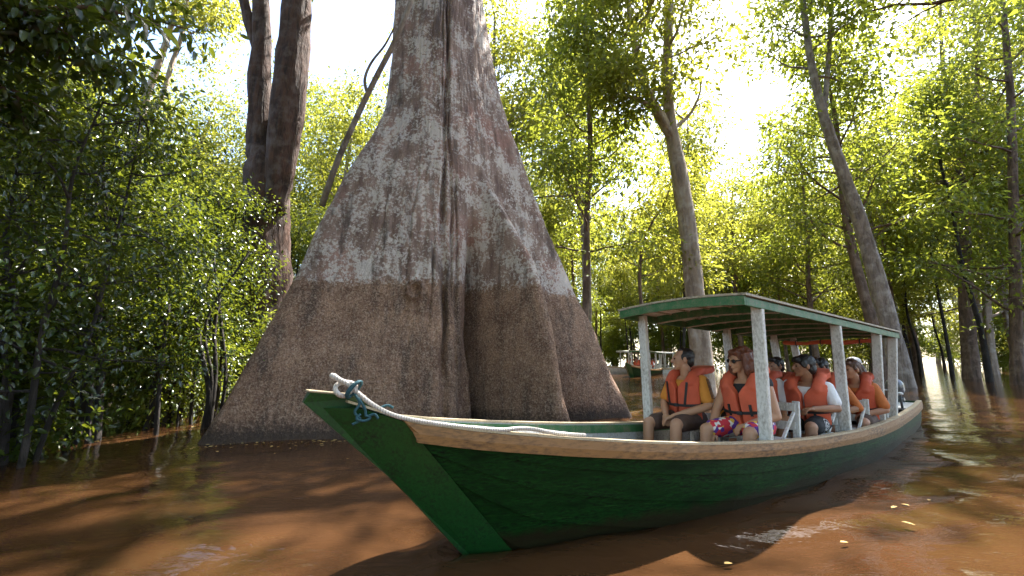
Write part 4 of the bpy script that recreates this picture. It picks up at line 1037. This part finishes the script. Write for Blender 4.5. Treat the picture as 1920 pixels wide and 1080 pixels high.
hero(45, 'slender_tree', 'slender trunk rising just right of the kapok', [(P, [0.12, 0.112, 0.104, 0.096, 0.08, 0.064, 0.032])], [(0, .34, 30, 2.5, (-.3, .5))], 'bark_brown', 'leaf_forest', 17, .42, 0.21)
P = pxpath([(1206, 668), (1206, 600), (1200, 540), (1203, 470), (1224, 415), (1246, 380), (1262, 330)], 16)
hero(46, 'crooked_sapling', 'crooked thin dark sapling seen above the far corner of the canoe roof', [(P, [0.072, 0.072, 0.064, 0.056, 0.044, 0.032, 0.016])], [(0, .45, 14, 1.7, (-.1, .6))], 'bark_brown', 'leaf_yellow', 17, .36, 0.17)
P = pxpath([(225, 560), (236, 380), (262, 230), (290, 140), (316, 66), (335, -20), (345, -120)], 15); P2 = pxpath([(262, 232), (300, 190), (322, 120), (342, 60), (356, -40)], 15)
hero(47, 'leaning_pair_tree', 'two thin leaning stems against the bright gap of sky at upper left', [(P, [0.16, 0.136, 0.12, 0.112, 0.096, 0.072, 0.032]), (P2, [0.08, 0.08, 0.08, 0.072, 0.04])], [(0, .80, 10, 2.6, (-.1, .6)), (1, .7, 8, 2.2, (-.1, .5))], 'bark_pale', 'leaf_yellow', 17, .42, 0.20)
P = pxpath([(1908, 700), (1906, 560), (1902, 400), (1896, 200), (1884, 40), (1870, -120)], 19)
hero(48, 'edge_tree', 'dark trunk with low leafy branches at the far right edge of the picture', [(P, [0.224, 0.2, 0.176, 0.144, 0.112, 0.048])], [(0, .25, 28, 3.6, (-.2, .5))], 'bark_brown', 'leaf_forest', 17, .48, 0.24)
P = pxpath([(1862, 694), (1852, 600), (1846, 500), (1835, 420), (1815, 330)], 30)
hero(49, 'pale_tree', 'paler leaning trunk just right of the straight brown trunk', [(P, [0.272, 0.24, 0.208, 0.16, 0.08])], [(0, .4, 18, 4.2, (-.1, .6))], 'bark_pale', 'leaf_yellow', 17, .55, 0.29)

for px, y, v_, sc_, lb in ((652, 27, 1, .92, 'airy yellow-green crown in the sky gap left of the kapok'), (598, 33, 5, 1.1, 'tall airy tree right behind the forked reddish trunk'), (705, 36, 3, .95, 'tall airy tree close to the left side of the upper kapok'), (345, 30, 1, 1.0, 'airy tree in the sky gap above the left thicket'), (1395, 33, 2, 1.05, 'airy yellow-green tree under the sky gap right of the spreading tree')):
    place_tree('gap_tree', VAR[v_][0], VAR[v_][1], ((px - 960) / F_PX * y * .987, y, 0), px, sc_, lb, 'tree')
# ---- the forest goes on unseen behind and beside the viewer; trees added to cut skylight
rb = random.Random(5)
for x, y in ((-13, -9), (-6, -14), (1, -11), (8, -15), (14, -9), (-17, -1), (-4, -22), (6, -24), (18, -2), (-11, -19), (13, -20), (-20, -12), (21, -14), (-2, -7), (5, -8), (-9, -5), (11, -4), (-9.5, .5), (-12, 3.5), (-7, -2.5), (-14, -4)):
    v_ = rb.randrange(6); place_tree('forest_tree', VAR[v_][0], VAR[v_][1], (x, y, 0), rb.uniform(0, 6), rb.uniform(.9, 1.1), 'unseen leafy tree added behind or beside the viewer to cut skylight', 'tree', 'shading trees behind the viewer')

rs = np.random.RandomState(92); P = np.array([[0, 0, -.6], [.1, .1, 5], [0, .3, 10], [-.2, .4, 15], [-.3, .5, 20.0]]); R0 = [.42, .34, .28, .18, .05]  # trunk out of view; tree added up-sun to shade the right foreground
L, C = crown_from(rs, P, R0, .50, 22, 5.0, 17, .55, .26, (-.1, .5), 5)
w_, l_ = finish_tree(rs, 'right_edge', [(P, R0)], L, clumps(rs, C, 17, .55, .26, .5), 'bark_brown', 'leaf_forest')
place_tree('shade_tree', w_, l_, (15.4, 9.4, 0), 3.5, 1.0, 'tall tree added past the right edge for shade, its leaves reaching the upper right corner', 'tree')

# liana leaning on the kapok
P = pxpath([(604, 385), (614, 355), (640, 285), (676, 205), (708, 140), (738, 82), (768, 10), (800, -90), (830, -220)], 8.1, 6.9)
ln = empty('leaning_liana', tuple(P[0])); tag(ln, 'thin grey liana leaning from the left buttress across the upper kapok trunk', 'liana')
Ps = spline(P, 60) - P[0]; Vt = tube_arrays(Ps, np.linspace(.062, .045, 60), 9); link('stem', mesh_np('liana_stem', Vt[0], [Vt[1], Vt[2]]), M['bark_grey'], ln)
Pb = spline(pxpath([(690, 180), (684, 150), (696, 118), (722, 84), (742, 46)], 7.6, 7.3), 24) - P[0]; Vt = tube_arrays(Pb, np.linspace(.035, .015, 24), 7); link('branch', mesh_np('liana_branch', Vt[0], [Vt[1], Vt[2]]), M['bark_grey'], ln)

# kapok limbs and crown high above, out of view, included to shade the scene
rs = np.random.RandomState(7); L, C = crown_from(rs, np.array([[0, 0, 12], [.1, 0, 16], [.3, 0, 21.0], [.4, .2, 24]]), [.9, .85, .7, .2], .35, 11, 9.0, 20, .9, .34, (.0, .45), 6)
V, Q, T = make_wood(rs, [(np.array([[.3, 0, 20.5], [.4, .1, 22], [.5, .2, 24]]), [.82, .6, .15])], L, 16, .03)
link('limbs', mesh_np('kapok_limbs', V, [Q, T]), M['bark_grey'], kap); lv, lf = clumps(rs, C, 6, .8, .30, .5); link('crown', mesh_np('kapok_leaves', lv, lf, False), M['leaf_forest'], kap)

# ---- flooded thicket on the left: many-stemmed shrubs with glossy leaves
def shrub(seed, h, nst, per, llen, sig, lm_='leaf_deep', z0=.16, ll=1.15):
    rs = np.random.RandomState(seed); tr, L, C = [], [], []
    for q in range(nst):
        a = q * 2.4 + rs.uniform(-.4, .4); n = 6; P = np.zeros((n, 3)); P[:, 2] = np.linspace(-.5, h * rs.uniform(.75, 1.05), n); sp_ = rs.uniform(.05, .16) * h
        t = np.linspace(0, 1, n); P[:, 0] = np.cos(a) * (.12 + sp_ * t ** 1.5) + np.cumsum(rs.normal(0, .07, n)); P[:, 1] = np.sin(a) * (.12 + sp_ * t ** 1.5) + np.cumsum(rs.normal(0, .07, n))
        r = np.linspace(rs.uniform(.03, .055), .01, n); tr.append((P, r)); l_, c_ = crown_from(rs, P, r, z0, 13, ll, per, sig, llen, (-.3, .7), 3, .1); L += l_; C.append(c_)
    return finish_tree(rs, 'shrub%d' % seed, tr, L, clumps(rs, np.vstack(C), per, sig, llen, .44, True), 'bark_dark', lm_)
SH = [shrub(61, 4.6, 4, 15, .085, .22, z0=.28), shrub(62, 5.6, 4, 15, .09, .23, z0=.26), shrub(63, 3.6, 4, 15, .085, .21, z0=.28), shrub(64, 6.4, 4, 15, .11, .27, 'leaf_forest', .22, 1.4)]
SL = [(60, 5.2, 0, 1.0, 'nearest glossy shrub at the left edge of the picture'), (175, 6.4, 1, 1.0, 'glossy shrub second from the left edge with white leaf glints'), (40, 7.6, 3, 1.0, 'tall shrub behind the nearest glossy shrub at left'),
      (300, 7.8, 2, 1.05, 'low shrub leaning toward the left foot of the kapok'), (130, 9.0, 1, 1.05, 'dark shrub deep in the thicket at left'), (265, 9.6, 3, 1.0, 'tall shrub in the middle of the left thicket'),
      (385, 10.2, 1, 1.0, 'leafy shrub in front of the forked reddish trunk'), (430, 13.0, 3, .95, 'tall shrub wrapped around the forked reddish trunk'), (340, 13.5, 3, 1.1, 'shrub behind the thicket below the sky gap at left'),
      (210, 13.0, 3, 1.15, 'tall back shrub of the left thicket'), (80, 12.0, 3, 1.2, 'tall back shrub near the left edge'), (560, 14.0, 3, 1.05, 'shrub showing between the forked trunk and the kapok'), (630, 15.0, 3, .95, 'leafy shrub peeking over the left kapok flank'), (-70, 6.0, 1, 1.1, 'shrub cut by the left edge of the picture')]
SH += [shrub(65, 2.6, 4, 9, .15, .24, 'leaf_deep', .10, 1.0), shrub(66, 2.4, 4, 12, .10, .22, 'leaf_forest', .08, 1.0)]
SL += [(-10, 5.4, 4, .8, 'low large-leaved bush drooping to the water at the left edge'), (150, 8.2, 5, .85, 'low fresh green bush drooping to the water near the left edge'), (335, 8.3, 5, .9, 'low fresh green bush beside the left foot of the kapok'), (495, 10.4, 5, .8, 'small bush at the foot of the forked reddish trunk')]
for px, y, v, sc, lb in SL:
    place_tree('shrub', SH[v][0], SH[v][1], ((px - 960) / F_PX * y * .987, y, 0), px * .7, sc, lb, 'shrub', 'shrubs of the left thicket', ('stems', 'foliage'))
# bare dark stems standing in the water under the thicket
for q, (pts, y, r) in enumerate([([(292, 818), (298, 740), (306, 660), (318, 570)], 7.0, .035), ([(382, 806), (392, 740), (380, 670), (366, 590)], 7.6, .05), ([(395, 780), (404, 700), (402, 620), (412, 560)], 7.9, .045), ([(332, 805), (338, 720), (345, 640)], 7.8, .02), ([(180, 830), (190, 700), (196, 590)], 6.6, .06), ([(22, 850), (30, 740), (24, 640)], 5.6, .055), ([(75, 830), (88, 730), (96, 620)], 6.8, .04), ([(240, 800), (246, 700), (240, 620)], 8.4, .03), ([(130, 810), (126, 720), (138, 640)], 8.0, .03)]):
    P = pxpath(pts, y); P = np.vstack([[P[0][0], P[0][1], -.5], P]); P0 = P[0].copy(); P0[2] = 0; sk = empty('bare_stem', tuple(P0))
    tag(sk, ['thin dark stem standing alone in the water left of the kapok foot', 'curved dark stem hugging the left foot of the kapok', 'forked companion stem behind the curved stem at the kapok foot', 'very thin stem between the lone stem and the kapok foot', 'thick black stem in the middle of the left thicket', 'black stem at the left edge of the water', 'slim stem second from the left edge', 'slim stem between the thick black stem and the lone stem', 'thin far stem behind the slim stems at left'][q], 'stem', 'bare stems under the thicket')
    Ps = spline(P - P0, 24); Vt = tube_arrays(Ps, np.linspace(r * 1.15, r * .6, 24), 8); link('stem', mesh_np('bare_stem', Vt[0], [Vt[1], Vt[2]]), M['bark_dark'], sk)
rst = random.Random(9)
for q in range(34):
    px = rst.uniform(-40, 420); y = rst.uniform(7.2, 15); x = (px - 960) / F_PX * y * .987; r = rst.uniform(.016, .045)
    P = np.array([[0, 0, -.5], [rst.uniform(-.1, .1), 0, .8], [rst.uniform(-.25, .25), rst.uniform(-.1, .1), 1.9], [rst.uniform(-.45, .45), 0, 3.2]]); Ps = spline(P, 16); Vt = tube_arrays(Ps, np.linspace(r, r * .55, 16), 7)
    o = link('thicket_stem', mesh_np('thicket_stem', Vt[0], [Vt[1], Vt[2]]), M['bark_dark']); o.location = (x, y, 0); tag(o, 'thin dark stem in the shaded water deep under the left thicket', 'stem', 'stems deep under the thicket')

# tree off the left edge whose boughs hang into the upper left corner
rs = np.random.RandomState(77); base = np.array([-6.6, 3.4, 0]); tr = [(np.array([[0, 0, -.6], [.1, 0, 2], [.3, .1, 4.5], [.6, .3, 7.0], [.7, .4, 9]]), [.26, .2, .17, .12, .04])]; L, C = [], []
for tgt, st in (((300, 40, 4.6), 3.6), ((235, 150, 5.0), 3.4), ((120, 60, 4.2), 4.2), ((60, 190, 4.6), 3.0), ((180, -60, 4.4), 5.0), ((20, 20, 4.0), 4.0), ((110, 250, 5.4), 3.0), ((230, 20, 5.6), 4.6)):
    a = np.array([.2, .1, st]); e = at(*tgt) - base; n = 8; t = np.linspace(0, 1, n)[:, None]; P = a + (e - a) * t + np.array([0, 0, .5]) * np.sin(t * np.pi) + rs.normal(0, .04, (n, 3)); L.append((P, np.linspace(.055, .012, n)))
    for u in np.linspace(.45, 1, 7):
        p0 = a + (e - a) * u + np.array([0, 0, .5]) * math.sin(u * math.pi)
        for q in range(2): P2, r2 = limb(rs, p0, rs.normal(0, 1, 3) * np.array([1, 1, .5]) + (e - a) * .12, rs.uniform(.3, .6), .012, 4, .3, -.1); L.append((P2, r2)); C += [P2[2], P2[4]]
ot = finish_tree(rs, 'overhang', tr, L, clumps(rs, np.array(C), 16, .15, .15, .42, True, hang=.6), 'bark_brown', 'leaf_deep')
ov = place_tree('overhanging_tree', ot[0], ot[1], tuple(base), 0, 1.0, 'dark leafy boughs hanging into the upper left corner', 'tree')
lm1 = mesh_np('big_leaf', *leaf_arrays(np.zeros((1, 3)), np.array([[1., 0, 0]]), np.array([[0, 0, 1.]]), np.array([.30]), np.array([.10]), True), False); lm1.materials.append(M['leaf_deep'])
tipb = at(255, 30, 4.1) - base
Pb = spline([at(160, -30, 4.3) - base, at(215, 0, 4.2) - base, tipb, at(300, 48, 4.0) - base], 20); Vt = tube_arrays(Pb, np.linspace(.012, .005, 20), 6); link('twig', mesh_np('twig', Vt[0], [Vt[1], Vt[2]]), M['bark_brown'], ov)
for q in range(16):
    o = link('leaf', lm1, None, ov); u = .15 + .85 * q / 15; o.location = Vector(Pb[int(u * 19)]); o.rotation_euler = (rs.uniform(-.6, .6), rs.uniform(.3, 1.15), rs.uniform(-1.3, 1.0)); o.scale = (rs.uniform(.7, 1.15),) * 3

# ---- the other boats
def copy_tree(o, parent=None):
    c = o.copy(); COL.objects.link(c); c.parent = parent
    for ch in list(o.children): copy_tree(ch, c)
    return c
wm = dict(boat_mats); wm.update(hull=M['white_wood'], stem=M['white_wood'], rail=M['cap_edge'], trim=M['white_wood'], roof=M['white_wood'])
def far_boat(nm, lb, x, y, yaw, mats, sc, folk):
    o = build_boat(nm, lb, (x, y, .10), (0, .03, yaw), mats, (3.05, 4.15, 5.1, 5.95)); o.scale = (sc,) * 3
    for src, s, b, l2 in folk:
        c = copy_tree(src); Mx = Matrix.Translation((x, y, .10)) @ Euler((0, .03, yaw)).to_matrix().to_4x4() @ Matrix.Scale(sc, 4); c.location = Mx @ Vector((s, -b, .455)); c.rotation_euler = (0, 0, yaw + math.pi / 2); c.scale = (sc * 1.05,) * 3
        tag(c, l2, 'person', 'passengers of the distant boats')
PPL = [o for o in COL.objects if o.name.startswith('person')]
far_boat('distant_canoe', 'distant green canoe with dark roof full of passengers, seen past the kapok', 7.15, 25.6, 1.02, boat_mats, .88,
         [(PPL[4], 3.1, -.3, 'passenger in orange at the front left of the distant green canoe'), (PPL[0], 3.1, .3, 'passenger in amber at the front right of the distant green canoe'), (PPL[6], 4.2, -.3, 'curly-haired passenger in the second row of the distant green canoe'), (PPL[2], 4.3, .35, 'passenger in white in the second row of the distant green canoe'), (PPL[5], 5.2, .3, 'passenger at the back of the distant green canoe')])
far_boat('distant_white_boat', 'distant white boat with white roof beside the distant green canoe', 5.9, 30.5, .25, wm, .9,
         [(PPL[2], 3.1, .3, 'front passenger of the distant white boat'), (PPL[5], 4.3, .2, 'rear passenger of the distant white boat')])

# ---- leaves and scraps drifting on the water
fl = np.random.RandomState(3); fm = mesh_np('drift_leaf', *leaf_arrays(np.zeros((1, 3)), np.array([[1., 0, 0]]), np.array([[0, 0, 1.]]), np.array([.10]), np.array([.045]), True, .2, .1), False); fm.materials.append(M['leaf_float'])
for px, py, lb in ((1682, 952, 'largest yellow leaf adrift right of the canoe'), (1706, 951, 'small yellow leaf adrift beside the largest one'), (1690, 981, 'yellow leaf adrift just below the largest one'), (1742, 941, 'yellow leaf adrift rightmost of its cluster'), (1358, 1061, 'yellow leaf adrift near the bottom edge'), (1576, 1020, 'reddish leaf adrift below the yellow cluster')):
    dx = (px - 960) / F_PX; dy = -(py - 540) / F_PX; r = np.array((dx, cP - dy * sP, sP + dy * cP)); t = -H / r[2]
    o = link('floating_leaf', fm); o.location = (t * r[0], t * r[1], .012); o.rotation_euler = (0, 0, fl.uniform(0, 6.28)); o.scale = (fl.uniform(.5, .85),) * 3; tag(o, lb, 'leaf', 'leaves adrift on the water')

# leaf litter gathered against the thicket and the kapok foot: too many and too small to count
rl = np.random.RandomState(14); n = 110; tt = rl.uniform(0, 1, n); px_ = -8.5 + 4.2 * tt + rl.normal(0, .5, n); py_ = 5.6 + 2.6 * tt + rl.normal(0, .8, n)
k2 = rl.uniform(0, 1, 160); px_ = np.concatenate([px_, -4.5 + 6.6 * k2]); py_ = np.concatenate([py_, 6.35 + .9 * k2 - .25 * rl.exponential(1, 160)]); n = len(px_)
aa = rl.uniform(0, 6.28, n); D_ = np.stack([np.cos(aa), np.sin(aa), 0 * aa], 1); N_ = rl.normal(0, .08, (n, 3)); N_[:, 2] = 1; Ll = rl.uniform(.03, .085, n)
lv, lf = leaf_arrays(np.stack([px_, py_, np.full(n, .012)], 1), D_, N_, Ll, Ll * .45, False, .1, .02)
tag(link('leaf_litter', mesh_np('leaf_litter', lv, lf, False), M['leaf_float']), 'scattered dead leaves floating by the thicket and the kapok foot', 'leaf litter', kind='stuff')

# ---- the forest behind
try_spots(19, 27, 9, 3.4, VAR, 'leafy tree of the flooded forest close behind the boats', 'nearer forest trees', 'forest_tree')
near = sorted([o for o in COL.objects if o.get('group') == 'nearer forest trees'], key=lambda o: o.location.x / o.location.y)
for q, o in enumerate(near):
    o['label'] = 'leafy forest tree close behind the boats, %s of its row from the left' % ('first', 'second', 'third', 'fourth', 'fifth', 'sixth', 'seventh', 'eighth', 'ninth', 'tenth', 'eleventh', 'twelfth', 'thirteenth', 'fourteenth')[q]
try_spots(27, 44, 36, 3.0, VAR, 'leafy tree in the middle distance of the flooded forest', 'middle forest trees', 'forest_tree', .85, 1.2)
try_spots(44, 84, 105, 3.0, VAR, 'far leafy tree closing the view of the flooded forest', 'far forest trees', 'forest_tree', 1.0, 1.4)
try_spots(21, 46, 48, 1.6, SLIM, 'slim straight trunk with a small crown among the flooded trees', 'slim forest trees', 'slim_tree', .85, 1.25, (13, 15, 10))
try_spots(30, 46, 20, 2.2, UND, 'low leafy sapling growing out of the water among the trunks', 'understory saplings', 'sapling', .8, 1.25, (5.5, 7.5, 4.2))
try_spots(46, 80, 60, 2.2, UND, 'far low sapling at the edge of the flooded forest', 'far understory saplings', 'sapling', 1.1, 1.8, (5.5, 7.5, 4.2))

# ---- labels that single out each forest tree by the landmark it stands behind
ORD = 'first second third fourth fifth sixth seventh eighth ninth tenth eleventh twelfth thirteenth fourteenth fifteenth sixteenth seventeenth eighteenth nineteenth twentieth'.split()
ZONES = [(-9999, 0, 'past the left edge'), (0, 240, 'behind the left thicket'), (240, 460, 'left of the forked reddish trunk'), (460, 600, 'behind the forked reddish trunk'), (600, 1000, 'behind the giant kapok'), (1000, 1110, 'just right of the kapok'),
         (1110, 1290, 'left of the spreading tree'), (1290, 1480, 'right of the spreading tree'), (1480, 1700, 'behind the leaning grey trunk'), (1700, 1825, 'left of the straight brown trunk'), (1825, 1920, 'right of the straight brown trunk'), (1920, 9999, 'past the right edge')]
WORDS = {'nearer forest trees': 'leafy tree close behind the boats', 'middle forest trees': 'middle-distance leafy tree', 'far forest trees': 'far leafy tree', 'slim forest trees': 'slim straight tree', 'understory saplings': 'low sapling among the trunks', 'far understory saplings': 'far low sapling'}
for grp, wd in WORDS.items():
    for x0, x1, ph in ZONES:
        row = sorted([o for o in COL.objects if o.get('group') == grp and x0 <= 960 + F_PX * o.location.x / o.location.y < x1], key=lambda o: o.location.x / o.location.y)
        for q, o in enumerate(row):
            o['label'] = '%s %s%s' % (wd, ph, '' if len(row) == 1 else ', %s from the left there' % ORD[min(q, 19)])
row = sorted([o for o in COL.objects if o.get('group') == 'stems deep under the thicket'], key=lambda o: o.location.x / o.location.y)
for q, o in enumerate(row): o['label'] = 'thin dark stem deep under the left thicket, %s from the %s' % (ORD[min(q, 33 - q)], 'left edge' if q < 17 else 'kapok')
